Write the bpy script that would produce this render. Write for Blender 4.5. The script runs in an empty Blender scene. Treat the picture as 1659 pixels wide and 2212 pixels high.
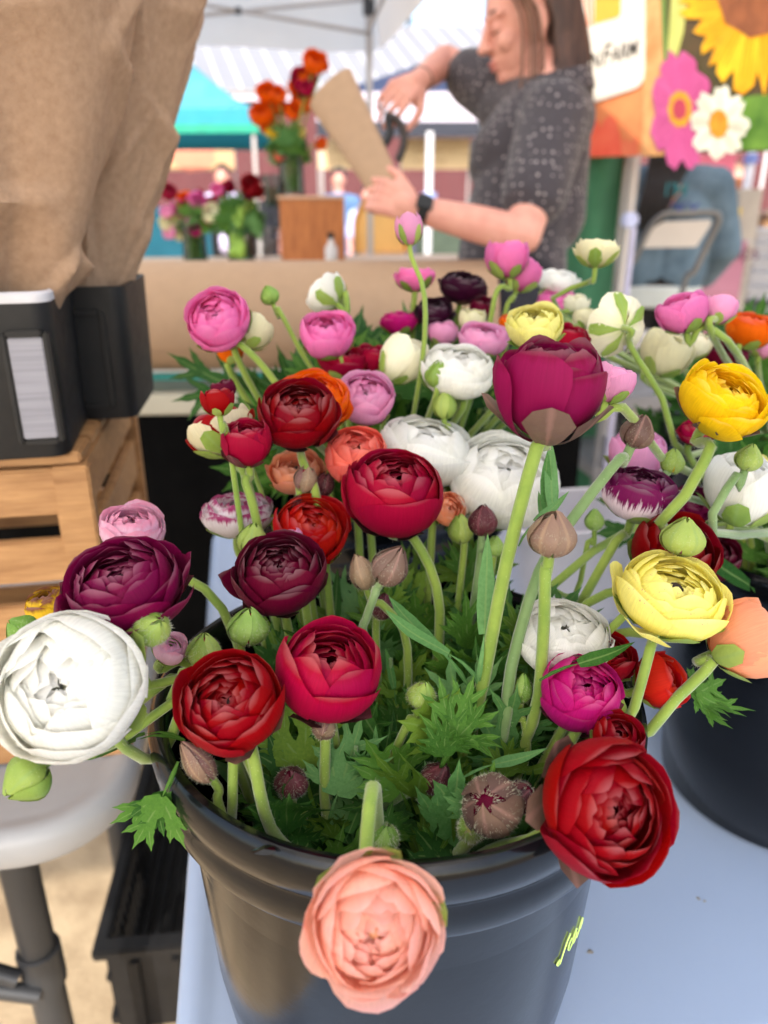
import bpy, bmesh, math, random
from math import sin, cos, pi, radians, tan, sqrt, atan2
from mathutils import Vector, Matrix, Quaternion
import numpy as np

S = bpy.context.scene
COL = S.collection
# ------------------------------------------------------------------ camera, sky, sun, exposure
CAM = Vector((0, 0, 1.295)); PITCH = radians(22.0); F = 1662.0      # focal length in pixels of a 1659 x 2212 picture
cam = bpy.data.cameras.new('camera'); camo = bpy.data.objects.new('camera', cam); COL.objects.link(camo)
camo.location = CAM; camo.rotation_euler = (pi/2 - PITCH, 0, 0)
cam.sensor_fit = 'VERTICAL'; cam.sensor_height = 36.0; cam.lens = 36.0*F/2212.0
cam.clip_start = 0.02; cam.clip_end = 3000
cam.dof.use_dof = True; cam.dof.focus_distance = 0.43; cam.dof.aperture_fstop = 5.6
S.camera = camo
SUN_EL = radians(36); SUN_AZ = radians(188)        # the sun stands behind the photographer
w = bpy.data.worlds.new('World'); S.world = w; w.use_nodes = True
nt = w.node_tree; bg = nt.nodes['Background']
sky = nt.nodes.new('ShaderNodeTexSky'); sky.sky_type = 'NISHITA'; sky.sun_disc = False
sky.sun_elevation = SUN_EL; sky.sun_rotation = SUN_AZ; sky.air_density = 1.0; sky.dust_density = 2.2; sky.ozone_density = 1.0
nt.links.new(sky.outputs[0], bg.inputs[0]); bg.inputs[1].default_value = 0.15
sl = bpy.data.lights.new('sun', 'SUN'); so = bpy.data.objects.new('sun', sl); COL.objects.link(so)
sl.energy = 2.0; sl.angle = radians(0.5); sl.color = (1.0, 0.93, 0.82)
sd = Vector((sin(SUN_AZ)*cos(SUN_EL), cos(SUN_AZ)*cos(SUN_EL), sin(SUN_EL)))
so.rotation_euler = sd.to_track_quat('Z', 'Y').to_euler(); so.location = (0, -3, 6)
S.view_settings.view_transform = 'Standard'; S.view_settings.look = 'None'
S.view_settings.exposure = 1.52; S.view_settings.gamma = 1.0; S.view_settings.use_curve_mapping = False
try:
    S.cycles.max_bounces = 10; S.cycles.transparent_max_bounces = 12; S.cycles.use_denoising = True
    S.cycles.sample_clamp_indirect = 6.0
except Exception: pass

FWD = Vector((0, cos(PITCH), -sin(PITCH))); UP = Vector((0, sin(PITCH), cos(PITCH))); RT = Vector((1, 0, 0))
def P(px, py, d):
    """world point that stands d metres in front of the lens, along the ray of a picture point"""
    return CAM + FWD*d + RT*((px-829.5)/F*d) + UP*((1106-py)/F*d)
def camdir(v):
    return (RT*v[0] + UP*v[1] - FWD*v[2]).normalized()
def PZ(px, py, z):
    """point of that ray at height z"""
    r = FWD + RT*((px-829.5)/F) + UP*((1106-py)/F)
    return CAM + r*((z-CAM.z)/r.z)

# ------------------------------------------------------------------ helpers
def lin(c):
    return tuple(((v/255.0)/12.92 if v/255.0 <= .04045 else ((v/255.0+.055)/1.055)**2.4) for v in c)
def tag(o, label=None, cat=None, group=None, kind=None):
    if label: o['label'] = label
    if cat: o['category'] = cat
    if group: o['group'] = group
    if kind: o['kind'] = kind
    return o
def thing(name, label, cat, loc=(0,0,0), rz=0.0, group=None):
    o = bpy.data.objects.new(name, None); COL.objects.link(o); o.empty_display_size = .02
    o.location = loc; o.rotation_euler = (0,0,rz)
    return tag(o, label, cat, group)
def link(name, me, mat=None, parent=None, loc=None, smooth=True):
    if mat is not None:
        me.materials.clear(); me.materials.append(mat)
    o = bpy.data.objects.new(name, me); COL.objects.link(o)
    if parent is not None: o.parent = parent
    if loc is not None: o.location = loc
    if smooth and len(me.polygons): me.polygons.foreach_set('use_smooth', [True]*len(me.polygons))
    return o
def mesh(name, verts, faces, uv=None):
    me = bpy.data.meshes.new(name); me.from_pydata([tuple(v) for v in verts], [], faces)
    if uv is not None:
        l = me.uv_layers.new(name='UVMap'); idx = np.empty(len(me.loops), dtype=np.int32); me.loops.foreach_get('vertex_index', idx)
        l.data.foreach_set('uv', np.asarray(uv, dtype=np.float32)[idx].ravel())
    me.update(); return me
class MB:
    """collects shapes; build() links them as one mesh object"""
    def __init__(s): s.v = []; s.f = []
    def add(s, v, f):
        n = len(s.v); s.v += [tuple(p) for p in v]; s.f += [tuple(i+n for i in q) for q in f]; return s
    def box(s, c, d, m=None):
        x,y,z = d[0]/2, d[1]/2, d[2]/2
        v = [Vector((a*x,b*y,e*z)) for a in (-1,1) for b in (-1,1) for e in (-1,1)]
        if m is not None: v = [m @ p for p in v]
        v = [p+Vector(c) for p in v]
        return s.add(v, [(0,1,3,2),(4,6,7,5),(0,4,5,1),(2,3,7,6),(0,2,6,4),(1,5,7,3)])
    def tube(s, pts, r, n=8, cap=True):
        pts = [Vector(p) for p in pts]; k = len(pts)
        rr = list(r) if isinstance(r, (list,tuple)) else [r]*k
        if len(rr)!=k: rr=[rr[min(len(rr)-1,int(i*len(rr)/k))] for i in range(k)]
        t = (pts[1]-pts[0]).normalized(); a = t.orthogonal().normalized(); v=[]; f=[]
        for i,p in enumerate(pts):
            t2 = (pts[min(i+1,k-1)]-pts[max(i-1,0)]).normalized()
            if t2.length > 0:
                a = (a - t2*a.dot(t2)); a = a.normalized() if a.length > 1e-6 else t2.orthogonal().normalized()
                t = t2
            b = t.cross(a)
            for j in range(n):
                q = 2*pi*j/n; v.append(p + (a*cos(q)+b*sin(q))*rr[i])
        for i in range(k-1):
            for j in range(n):
                f.append((i*n+j, i*n+(j+1)%n, (i+1)*n+(j+1)%n, (i+1)*n+j))
        if cap:
            f.append(tuple(range(n-1,-1,-1))); f.append(tuple((k-1)*n+j for j in range(n)))
        return s.add(v, f)
    def lathe(s, prof, n=48, c=(0,0,0), cap0=False, cap1=False):
        v=[]; f=[]; k=len(prof); c=Vector(c)
        for (r,z) in prof:
            for j in range(n): v.append(c+Vector((r*cos(2*pi*j/n), r*sin(2*pi*j/n), z)))
        for i in range(k-1):
            for j in range(n): f.append((i*n+j, i*n+(j+1)%n, (i+1)*n+(j+1)%n, (i+1)*n+j))
        if cap0: f.append(tuple(range(n-1,-1,-1)))
        if cap1: f.append(tuple((k-1)*n+j for j in range(n)))
        return s.add(v,f)
    def ell(s, c, r, m=None, nu=14, nv=9):
        v=[]; f=[]; c=Vector(c)
        for i in range(1,nv):
            th = pi*i/nv
            for j in range(nu):
                p = Vector((r[0]*sin(th)*cos(2*pi*j/nu), r[1]*sin(th)*sin(2*pi*j/nu), r[2]*cos(th)))
                v.append(c+(m@p if m is not None else p))
        pt = Vector((0,0,r[2])); pb = -pt
        if m is not None: pt = m@pt; pb = m@pb
        a = len(v); v += [c+pt, c+pb]
        for i in range(nv-2):
            for j in range(nu): f.append((i*nu+j,(i+1)*nu+j,(i+1)*nu+(j+1)%nu,i*nu+(j+1)%nu))
        for j in range(nu):
            f.append((a, j, (j+1)%nu)); b=(nv-2)*nu; f.append((a+1, b+(j+1)%nu, b+j))
        return s.add(v,f)
    def cap(s, p0, p1, r0, r1, n=12):
        p0=Vector(p0); p1=Vector(p1); t=(p1-p0).normalized()
        pts=[]; rr=[]
        for k in range(4):
            a = pi/2*(1-k/3.0)*.98; pts.append(p0-t*r0*sin(a)); rr.append(max(r0*cos(a),1e-4))
        for k in range(4):
            a = pi/2*(k/3.0)*.98; pts.append(p1+t*r1*sin(a)); rr.append(max(r1*cos(a),1e-4))
        return s.tube(pts, rr, n)
    def prism(s, poly, z0, z1, m=None):
        n=len(poly); v=[Vector((x,y,z0)) for x,y in poly]+[Vector((x,y,z1)) for x,y in poly]
        if m is not None: v=[m@p for p in v]
        return s.add(v, [tuple(range(n-1,-1,-1)), tuple(range(n,2*n))]+[(i,(i+1)%n,n+(i+1)%n,n+i) for i in range(n)])
    def build(s, name, mat, parent=None, loc=None, smooth=False, bevel=0, seg=2):
        me = mesh(name, s.v, s.f)
        bm = bmesh.new(); bm.from_mesh(me)
        bmesh.ops.recalc_face_normals(bm, faces=bm.faces[:])
        if bevel:
            es=[e for e in bm.edges if len(e.link_faces)==2 and e.calc_face_angle(0)>radians(30)]
            bmesh.ops.bevel(bm, geom=es, offset=bevel, segments=seg, affect='EDGES', clamp_overlap=True)
        bm.to_mesh(me); bm.free()
        o = link(name, me, mat, parent, loc, smooth or bool(bevel))
        if bevel or smooth:
            try: me.set_sharp_from_angle(angle=radians(48))
            except Exception: pass
        return o
    def remesh(s, name, mat, parent=None, voxel=.006, it=3, fac=.5):
        me = mesh(name, s.v, s.f); bm=bmesh.new(); bm.from_mesh(me); bmesh.ops.recalc_face_normals(bm, faces=bm.faces[:]); bm.to_mesh(me); bm.free()
        o = bpy.data.objects.new(name+'_raw', me); COL.objects.link(o)
        m = o.modifiers.new('r','REMESH'); m.mode='VOXEL'; m.voxel_size=voxel
        if it:
            m = o.modifiers.new('s','SMOOTH'); m.iterations=it; m.factor=fac
        dg = bpy.context.evaluated_depsgraph_get(); dg.update()
        me2 = bpy.data.meshes.new_from_object(o.evaluated_get(dg)); me2.name=name
        bpy.data.objects.remove(o); bpy.data.meshes.remove(me)
        return link(name, me2, mat, parent)
def bez(pts, n=12):
    """Catmull-Rom through points"""
    pts=[Vector(p) for p in pts]; out=[]
    q=[pts[0]*2-pts[1]]+pts+[pts[-1]*2-pts[-2]]
    m=len(pts)-1
    for i in range(m):
        a,b,c,d=q[i],q[i+1],q[i+2],q[i+3]; k=max(3,n//m)
        for j in range(k):
            t=j/k; out.append(.5*((2*b)+(c-a)*t+(2*a-5*b+4*c-d)*t*t+(3*b-a-3*c+d)*t**3))
    out.append(pts[-1]); return out
def rpoly(w, h, r, n=6, corners=(1,1,1,1)):
    out=[]
    for k,(cx,cy,a0) in enumerate(((w/2,h/2,0),(-w/2,h/2,pi/2),(-w/2,-h/2,pi),(w/2,-h/2,1.5*pi))):
        rr = r*corners[k]
        if rr<=0: out.append((cx,cy)); continue
        sx = 1 if cx>0 else -1; sy = 1 if cy>0 else -1
        for i in range(n+1):
            a=a0+pi/2*i/n; out.append((cx-sx*rr+rr*cos(a), cy-sy*rr+rr*sin(a)))
    return out

# ------------------------------------------------------------------ materials
MATS={}
def nodes(name):
    m=bpy.data.materials.new(name); m.use_nodes=True; t=m.node_tree; t.nodes.clear()
    out=t.nodes.new('ShaderNodeOutputMaterial'); return m,t,out
def N(t, kind, **kw):
    n=t.nodes.new('ShaderNode'+kind)
    for k,v in kw.items(): setattr(n,k,v)
    return n
def ramp(t, stops, interp='LINEAR'):
    r=N(t,'ValToRGB'); r.color_ramp.interpolation=interp; e=r.color_ramp.elements
    while len(e)<len(stops): e.new(0.5)
    for k,(p,c) in enumerate(stops): e[k].position=p; e[k].color=(c[0],c[1],c[2],1)
    return r
def mixc(t, fac, a, b, mode='MIX'):
    m=N(t,'MixRGB'); m.blend_type=mode
    for i,x in zip((0,1,2),(fac,a,b)):
        if isinstance(x,(int,float)): m.inputs[i].default_value=x
        elif isinstance(x,tuple): m.inputs[i].default_value=(x[0],x[1],x[2],1)
        else: t.links.new(x,m.inputs[i])
    return m.outputs[0]
def noise(t, scale, detail=4, rough=.5, coord='Object', stretch=None, dist=0.0):
    tc=N(t,'TexCoord'); n=N(t,'TexNoise'); n.inputs['Scale'].default_value=scale; n.inputs['Detail'].default_value=detail
    n.inputs['Roughness'].default_value=rough; n.inputs['Distortion'].default_value=dist
    src=tc.outputs[coord]
    if stretch:
        mp=N(t,'Mapping'); mp.inputs['Scale'].default_value=stretch; t.links.new(src,mp.inputs[0]); src=mp.outputs[0]
    t.links.new(src,n.inputs['Vector']); return n.outputs['Fac']
def mathn(t, op, a, b=None, c=None, clamp=False):
    m=N(t,'Math',operation=op); m.use_clamp=clamp
    for i,x in enumerate((a,b,c)):
        if x is None: continue
        if isinstance(x,(int,float)): m.inputs[i].default_value=x
        else: t.links.new(x,m.inputs[i])
    return m.outputs[0]
def mat(name, rgb, rough=.5, spec=.5, metal=0, var=.12, scale=8, bump=0, bscale=60, rgb2=None, stretch=None, trans=0, sheen=0, transl=0, coat=0, alpha=None, emit=None, coord='Object', detail=5):
    """Principled with a noise-driven colour spread and fine relief"""
    if name in MATS: return MATS[name]
    m,t,out=nodes(name); b=N(t,'BsdfPrincipled')
    c=lin(rgb); c2=lin(rgb2) if rgb2 else tuple(x*(1-var*2) for x in c); c1=c if rgb2 else tuple(min(1,x*(1+var*.5)) for x in c)
    f=noise(t,scale,detail,.6,coord,stretch); r=ramp(t,[(.3,c2),(.7,c1)]); t.links.new(f,r.inputs[0])
    t.links.new(r.outputs[0],b.inputs['Base Color'])
    b.inputs['Metallic'].default_value=metal; b.inputs['Specular IOR Level'].default_value=spec
    fr=noise(t,scale*2.3,3,.6,coord); rr=mathn(t,'MULTIPLY_ADD',fr,rough*.5,rough*.75); t.links.new(rr,b.inputs['Roughness'])
    if trans: b.inputs['Transmission Weight'].default_value=trans
    if sheen: b.inputs['Sheen Weight'].default_value=sheen
    if coat: b.inputs['Coat Weight'].default_value=coat
    if emit: b.inputs['Emission Color'].default_value=(*lin(emit[0]),1); b.inputs['Emission Strength'].default_value=emit[1]
    if bump:
        bp=N(t,'Bump'); bp.inputs['Strength'].default_value=bump; bp.inputs['Distance'].default_value=.002
        t.links.new(noise(t,bscale,4,.6,coord,stretch),bp.inputs['Height']); t.links.new(bp.outputs[0],b.inputs['Normal'])
    sh=b.outputs[0]
    if transl:
        tr=N(t,'BsdfTranslucent'); t.links.new(r.outputs[0],tr.inputs[0]); mx=N(t,'MixShader'); mx.inputs[0].default_value=transl
        t.links.new(sh,mx.inputs[1]); t.links.new(tr.outputs[0],mx.inputs[2]); sh=mx.outputs[0]
    t.links.new(sh,out.inputs[0]); MATS[name]=m; return m
def petal_mat(name, main, base=None, edge=None, streak=None, edgew=.88, transl=.3, sheen=.02, spot=None, sv=.8):
    """thin petal: pigment from claw to rim along UV v, long veins, light coming through"""
    if name in MATS: return MATS[name]
    transl=min(.6,transl+.12)
    m,t,out=nodes(name); b=N(t,'BsdfPrincipled'); tc=N(t,'TexCoord'); sp=N(t,'SeparateXYZ'); t.links.new(tc.outputs['UV'],sp.inputs[0])
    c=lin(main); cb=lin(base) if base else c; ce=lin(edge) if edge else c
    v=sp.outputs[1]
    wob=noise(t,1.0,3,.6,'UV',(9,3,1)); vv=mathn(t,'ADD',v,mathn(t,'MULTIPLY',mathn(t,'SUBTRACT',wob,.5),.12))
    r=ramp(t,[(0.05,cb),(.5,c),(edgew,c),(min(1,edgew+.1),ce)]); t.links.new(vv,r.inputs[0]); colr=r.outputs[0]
    if streak:
        sn=noise(t,1.0,4,.65,'UV',(26,1.6,1)); k=mathn(t,'ADD',sn,mathn(t,'MULTIPLY',mathn(t,'SUBTRACT',v,sv),1.3))
        rs=ramp(t,[(.47,(0,0,0)),(.6,(1,1,1))]); t.links.new(k,rs.inputs[0]); colr=mixc(t,rs.outputs[0],colr,lin(streak))
    if spot:
        sn=noise(t,1.0,2,.5,'UV',(30,16,1)); k=mathn(t,'ADD',sn,mathn(t,'MULTIPLY',mathn(t,'SUBTRACT',v,.9),1.0))
        rs=ramp(t,[(.70,(0,0,0)),(.78,(1,1,1))]); t.links.new(k,rs.inputs[0]); colr=mixc(t,rs.outputs[0],colr,lin(spot))
    vein=noise(t,1.0,5,.7,'UV',(60,3,1)); rv=ramp(t,[(.25,(.80,.80,.80)),(.7,(1.06,1.06,1.06))]); t.links.new(vein,rv.inputs[0])
    colr=mixc(t,1.0,colr,rv.outputs[0],'MULTIPLY')
    rim=ramp(t,[(.93,(0,0,0)),(1.0,(1,1,1))]); t.links.new(v,rim.inputs[0]); pale=tuple(x+(1-x)*.16 for x in ce); colr=mixc(t,mathn(t,'MULTIPLY',rim.outputs[0],.55),colr,pale)  # paler rim: thin-edge pigment plus an edge highlight put into the colour
    oi=N(t,'ObjectInfo'); hv=N(t,'HueSaturation'); t.links.new(colr,hv.inputs['Color'])
    t.links.new(mathn(t,'MULTIPLY_ADD',oi.outputs['Random'],.009,.4955),hv.inputs['Hue'])
    t.links.new(mathn(t,'MULTIPLY_ADD',oi.outputs['Random'],.2,.88),hv.inputs['Value']); colr=hv.outputs[0]
    t.links.new(colr,b.inputs['Base Color']); b.inputs['Roughness'].default_value=.48; b.inputs['Specular IOR Level'].default_value=.12
    b.inputs['Sheen Weight'].default_value=sheen; b.inputs['Sheen Roughness'].default_value=.4
    bp=N(t,'Bump'); bp.inputs['Strength'].default_value=.35; bp.inputs['Distance'].default_value=.0008
    t.links.new(vein,bp.inputs['Height']); t.links.new(bp.outputs[0],b.inputs['Normal'])
    tr=N(t,'BsdfTranslucent'); t.links.new(colr,tr.inputs[0]); mx=N(t,'MixShader'); mx.inputs[0].default_value=transl
    t.links.new(b.outputs[0],mx.inputs[1]); t.links.new(tr.outputs[0],mx.inputs[2]); t.links.new(mx.outputs[0],out.inputs[0])
    MATS[name]=m; return m
def leaf_mat(name, c1, c2, transl=.3, rib=None):
    if name in MATS: return MATS[name]
    m,t,out=nodes(name); b=N(t,'BsdfPrincipled'); tc=N(t,'TexCoord'); sp=N(t,'SeparateXYZ'); t.links.new(tc.outputs['UV'],sp.inputs[0])
    oi=N(t,'ObjectInfo'); f=noise(t,40,4,.6); f2=mathn(t,'ADD',mathn(t,'MULTIPLY',f,.6),mathn(t,'MULTIPLY',oi.outputs['Random'],.5))
    r=ramp(t,[(.25,lin(c2)),(.8,lin(c1))]); t.links.new(f2,r.inputs[0]); colr=r.outputs[0]
    d=mathn(t,'ABSOLUTE',mathn(t,'SUBTRACT',sp.outputs[0],.5)); rr=ramp(t,[(.02,(1,1,1)),(.09,(0,0,0))]); t.links.new(d,rr.inputs[0])
    colr=mixc(t,mathn(t,'MULTIPLY',rr.outputs[0],.45),colr,lin(rib or (140,170,100)))
    t.links.new(colr,b.inputs['Base Color']); b.inputs['Roughness'].default_value=.45; b.inputs['Specular IOR Level'].default_value=.25
    bp=N(t,'Bump'); bp.inputs['Strength'].default_value=.5; bp.inputs['Distance'].default_value=.001
    t.links.new(noise(t,260,3,.6),bp.inputs['Height']); t.links.new(bp.outputs[0],b.inputs['Normal'])
    tr=N(t,'BsdfTranslucent'); t.links.new(colr,tr.inputs[0]); mx=N(t,'MixShader'); mx.inputs[0].default_value=transl
    t.links.new(b.outputs[0],mx.inputs[1]); t.links.new(tr.outputs[0],mx.inputs[2]); t.links.new(mx.outputs[0],out.inputs[0])
    MATS[name]=m; return m
def glass_mat(name, rgb=(225,235,235), mixv=.25):
    if name in MATS: return MATS[name]
    m,t,out=nodes(name); g=N(t,'BsdfGlossy'); g.inputs['Roughness'].default_value=.05; tr=N(t,'BsdfTransparent'); tr.inputs[0].default_value=(*lin(rgb),1)
    lw=N(t,'LayerWeight'); lw.inputs[0].default_value=mixv; mx=N(t,'MixShader'); t.links.new(lw.outputs['Fresnel'],mx.inputs[0])
    t.links.new(tr.outputs[0],mx.inputs[1]); t.links.new(g.outputs[0],mx.inputs[2]); t.links.new(mx.outputs[0],out.inputs[0]); MATS[name]=m; return m
# ------------------------------------------------------------------ palette of the setting
PHI = radians(10)                                  # the stall is turned ten degrees against the line of sight
EX = Vector((cos(PHI), sin(PHI), 0)); EY = Vector((-sin(PHI), cos(PHI), 0))
def L(x, y, z): return EX*x + EY*y + Vector((0,0,z))
RZ = Matrix.Rotation(PHI, 3, 'Z')
M_asph = mat('asphalt', (212,190,158), rough=.9, spec=.15, rgb2=(140,120,96), scale=5.0, bump=1.0, bscale=120, detail=9)
M_white_plastic = mat('white_table_plastic', (160,178,206), rough=.36, var=.02, scale=5, bump=.06, bscale=500)  # the sky's blue tint is put into the white plastic's base colour
M_grey_plastic = mat('grey_table_plastic', (158,160,163), rough=.45, var=.05, scale=9, bump=.08, bscale=400)
M_dark_metal = mat('dark_grey_metal', (58,60,64), rough=.42, spec=.5, metal=.3, var=.1)
M_black = mat('black_plastic', (11,13,17), rough=.17, spec=.30, var=.2, scale=30, bump=.06, bscale=90)
M_blackm = mat('black_matte_plastic', (22,22,24), rough=.55, spec=.4, var=.2, scale=30)
M_kraft = mat('kraft_paper', (176,146,120), rough=.68, spec=.35, rgb2=(156,126,101), scale=140, bump=.35, bscale=420, transl=.06, detail=8)
M_kraft2 = mat('kraft_paper_roll', (172,142,114), rough=.7, spec=.3, var=.04, scale=40, bump=.1, bscale=500)
M_wood = mat('pine_wood', (186,142,94), rough=.6, rgb2=(142,100,60), scale=14, stretch=(1,9,9), bump=.25, bscale=40, detail=8)
M_woodo = mat('orange_plywood', (186,116,62), rough=.55, rgb2=(150,86,42), scale=10, stretch=(8,8,1.2), var=.1)
M_canopy = mat('white_canopy_fabric', (244,240,232), rough=.8, spec=.05, var=.03, scale=3, transl=.78)
M_pole = mat('pale_grey_metal', (176,172,172), rough=.4, metal=.4, var=.05)
M_whitem = mat('white_metal', (225,226,230), rough=.4, var=.04)

# ground
g = MB().add([(-400,-60,0),(400,-60,0),(400,900,0),(-400,900,0)], [(0,1,2,3)]).build('ground', M_asph); tag(g, kind='structure')

# ------------------------------------------------------------------ the stall's canopy
XR, XL, Y1, Y0 = .85, -2.15, 5.03, -1.46
can = thing('canopy', 'white pop-up canopy with scissor truss roofing the flower stall', 'canopy', L((XR+XL)/2,(Y0+Y1)/2,0))
def W2(o): return Matrix.Translation(-o.location)
c0 = can.location
zt, zb, zr = 2.40, 2.10, 3.0
def cl(x,y,z): return L(x,y,z)-c0
xm, ym = (XR+XL)/2, (Y0+Y1)/2
n=14; v=[]; f=[]
# roof as a gently sagging hip
nx, ny = 14, 26
for i in range(nx+1):
    for j in range(ny+1):
        x=XL+(XR-XL)*i/nx; y=Y0+(Y1-Y0)*j/ny
        k=min(min(x-XL,XR-x)/1.5, min(y-Y0,Y1-y)/1.5); k=max(0,min(1,k))
        v.append(cl(x,y,zt+(zr-zt)*(k**1.15)))
for i in range(nx):
    for j in range(ny): a=i*(ny+1)+j; f.append((a,a+1,a+ny+2,a+ny+1))
MB().add(v,f).build('roof_fabric', M_canopy, can, smooth=True)
def valance(x0,y0,x1,y1):
    m=MB(); k=24; v=[]; f=[]
    for i in range(k+1):
        t=i/k; x=x0+(x1-x0)*t; y=y0+(y1-y0)*t; sag=.012*sin(t*pi*5)+.02*sin(pi*t)
        for q in range(4):
            z=zt-(zt-zb+sag)*q/3; o=.01*sin(t*17+q); v.append(cl(x+ (o if y0!=y1 else 0), y+(o if y0==y1 else 0), z))
    for i in range(k):
        for q in range(3): a=i*4+q; f.append((a,a+1,a+5,a+4))
    m.add(v,f).build('valance', M_canopy, can, smooth=True)
valance(XL,Y1,XR,Y1); valance(XR,Y0,XR,Y1); valance(XL,Y0,XL,Y1); valance(XL,Y0,XR,Y0)
i1=.06
for (x,y) in ((XR-i1,Y1-i1),(XL+i1,Y1-i1),(XR-i1,Y0+i1),(XL+i1,Y0+i1),(XR-i1,2.62),(XL+i1,2.62)):
    MB().box(cl(x,y,1.2),(.034,.034,2.4),RZ).build('leg', M_pole, can, bevel=.004)
def truss(x0,y0,x1,y1,k):
    for q in range(k):
        a=q/k; b=(q+1)/k
        A=(x0+(x1-x0)*a, y0+(y1-y0)*a); B=(x0+(x1-x0)*b, y0+(y1-y0)*b)
        for s in (0,1):
            z0,z1=(2.34,2.17) if s==0 else (2.17,2.34); o=.012 if s else -.012
            MB().tube([cl(A[0]+o*(x0==x1),A[1]+o*(y0==y1),z0),cl(B[0]+o*(x0==x1),B[1]+o*(y0==y1),z1)],.011,6).build('truss_bar', M_pole, can)
        m=((A[0]+B[0])/2,(A[1]+B[1])/2)
        MB().box(cl(m[0],m[1],2.255),(.03,.05,.03),RZ).build('truss_joint', M_dark_metal, can)
truss(XL+.06,Y1-.06,XR-.06,Y1-.06,2); truss(XR-.06,Y0+.06,XR-.06,Y1-.06,4); truss(XL+.06,Y0+.06,XL+.06,Y1-.06,4); truss(XL+.06,2.62,XR-.06,2.62,2)
for (x,y) in ((XR-i1,Y1-i1),(XR-i1,2.62)):
    MB().box(cl(x,y,2.30),(.06,.06,.09),RZ).build('corner_bracket', M_dark_metal, can, bevel=.006)

# ------------------------------------------------------------------ tables
def folding_table(label, mt, x0,x1,y0,y1, z, r, th, group=None, legs=(), ml=None):
    cx,cy=(x0+x1)/2,(y0+y1)/2
    t=thing('folding_table', label, 'table', L(cx,cy,0), PHI, group)
    p=rpoly(x1-x0,y1-y0,r,10)
    m=MB(); pr=[(-.006,z-th),(0,z-th+.006),(0,z-.012),(-.004,z-.003),(-.012,z),(-.020,z),(-.026,z-.0025),(-.034,z-.0025)]
    k=len(p); v=[]; f=[]
    def inset(o):
        q=rpoly(x1-x0+2*o,y1-y0+2*o,max(.004,r+o),10); return q
    for (o,zz) in pr: v+=[(a,b,zz) for a,b in inset(o)]
    for i in range(len(pr)-1):
        for j in range(k): f.append((i*k+j,i*k+(j+1)%k,(i+1)*k+(j+1)%k,(i+1)*k+j))
    f.append(tuple((len(pr)-1)*k+j for j in range(k))); f.append(tuple(range(k-1,-1,-1)))
    m.add(v,f); m.build('tabletop', mt, t, smooth=True)
    for (lx,ly) in legs:
        MB().tube([(lx-cx,ly-cy,z-th-.001),(lx-cx,ly-cy,0)],.0165,12).build('leg', ml or M_dark_metal, t, smooth=True)
    return t
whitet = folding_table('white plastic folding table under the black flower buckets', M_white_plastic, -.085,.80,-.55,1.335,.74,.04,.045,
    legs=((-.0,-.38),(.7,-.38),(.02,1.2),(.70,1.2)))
greyt = folding_table('grey plastic folding table with rounded corner under the wooden crate', M_grey_plastic, -1.4,-.148,.605,1.30,.74,.10,.040)
gx,gy = (-1.4-.148)/2,(.605+1.30)/2
LG = PZ(75,2020,.47)       # a leg shows below the rounded corner
lgx = LG.dot(EX); lgy = LG.dot(EY)
for (lx,ly) in ((lgx,lgy),(lgx,1.2),(-1.25,lgy),(-1.25,1.2)):
    MB().tube([(lx-gx,ly-gy,.699),(lx-gx,ly-gy,0.01)],.021,14).build('leg', M_dark_metal, greyt, smooth=True)
    MB().lathe([(.001,0),(.025,0),(.025,.03),(.0215,.034)],14,(lx-gx,ly-gy,0)).build('foot_cap', M_blackm, greyt, smooth=True)
MB().tube([(-1.25-gx,lgy-gy,.60),(lgx-.25-gx,lgy-gy,.56),(lgx-.02-gx,lgy-gy-.024,.43)],.011,8).build('brace', M_dark_metal, greyt, smooth=True)
MB().tube([(-1.25-gx,lgy-gy-.02,.56),(lgx-.25-gx,lgy-gy-.02,.51),(lgx-gx,lgy-gy-.026,.40)],.011,8).build('brace', M_dark_metal, greyt, smooth=True)
MB().lathe([(.0225,-.03),(.026,-.028),(.026,.028),(.0225,.03)],14,(lgx-gx,lgy-gy,.42)).build('brace_collar', M_dark_metal, greyt, smooth=True)
# smudges and soil on the white table top
M_dirt = mat('dried_soil', (160,154,144), rough=.9, var=.2)
for (px,py,s) in ((1275,2056,.003),(1508,1940,.0022),(1522,1946,.0018)):
    p=PZ(px,py,.7385); m=MB(); r=random.Random(px)
    m.add([(p.x+s*r.uniform(.4,1)*cos(a*2*pi/9)*1.2,p.y+s*r.uniform(.4,1)*sin(a*2*pi/9),.7384) for a in range(9)]+[(p.x,p.y,.7384+s*.3)],[(a,(a+1)%9,9) for a in range(9)])
    o=m.build('soil_speck', M_dirt, smooth=True); o.parent=whitet; o.matrix_parent_inverse=(Matrix.Translation(whitet.location)@Matrix.Rotation(PHI,4,'Z')).inverted()

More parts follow.
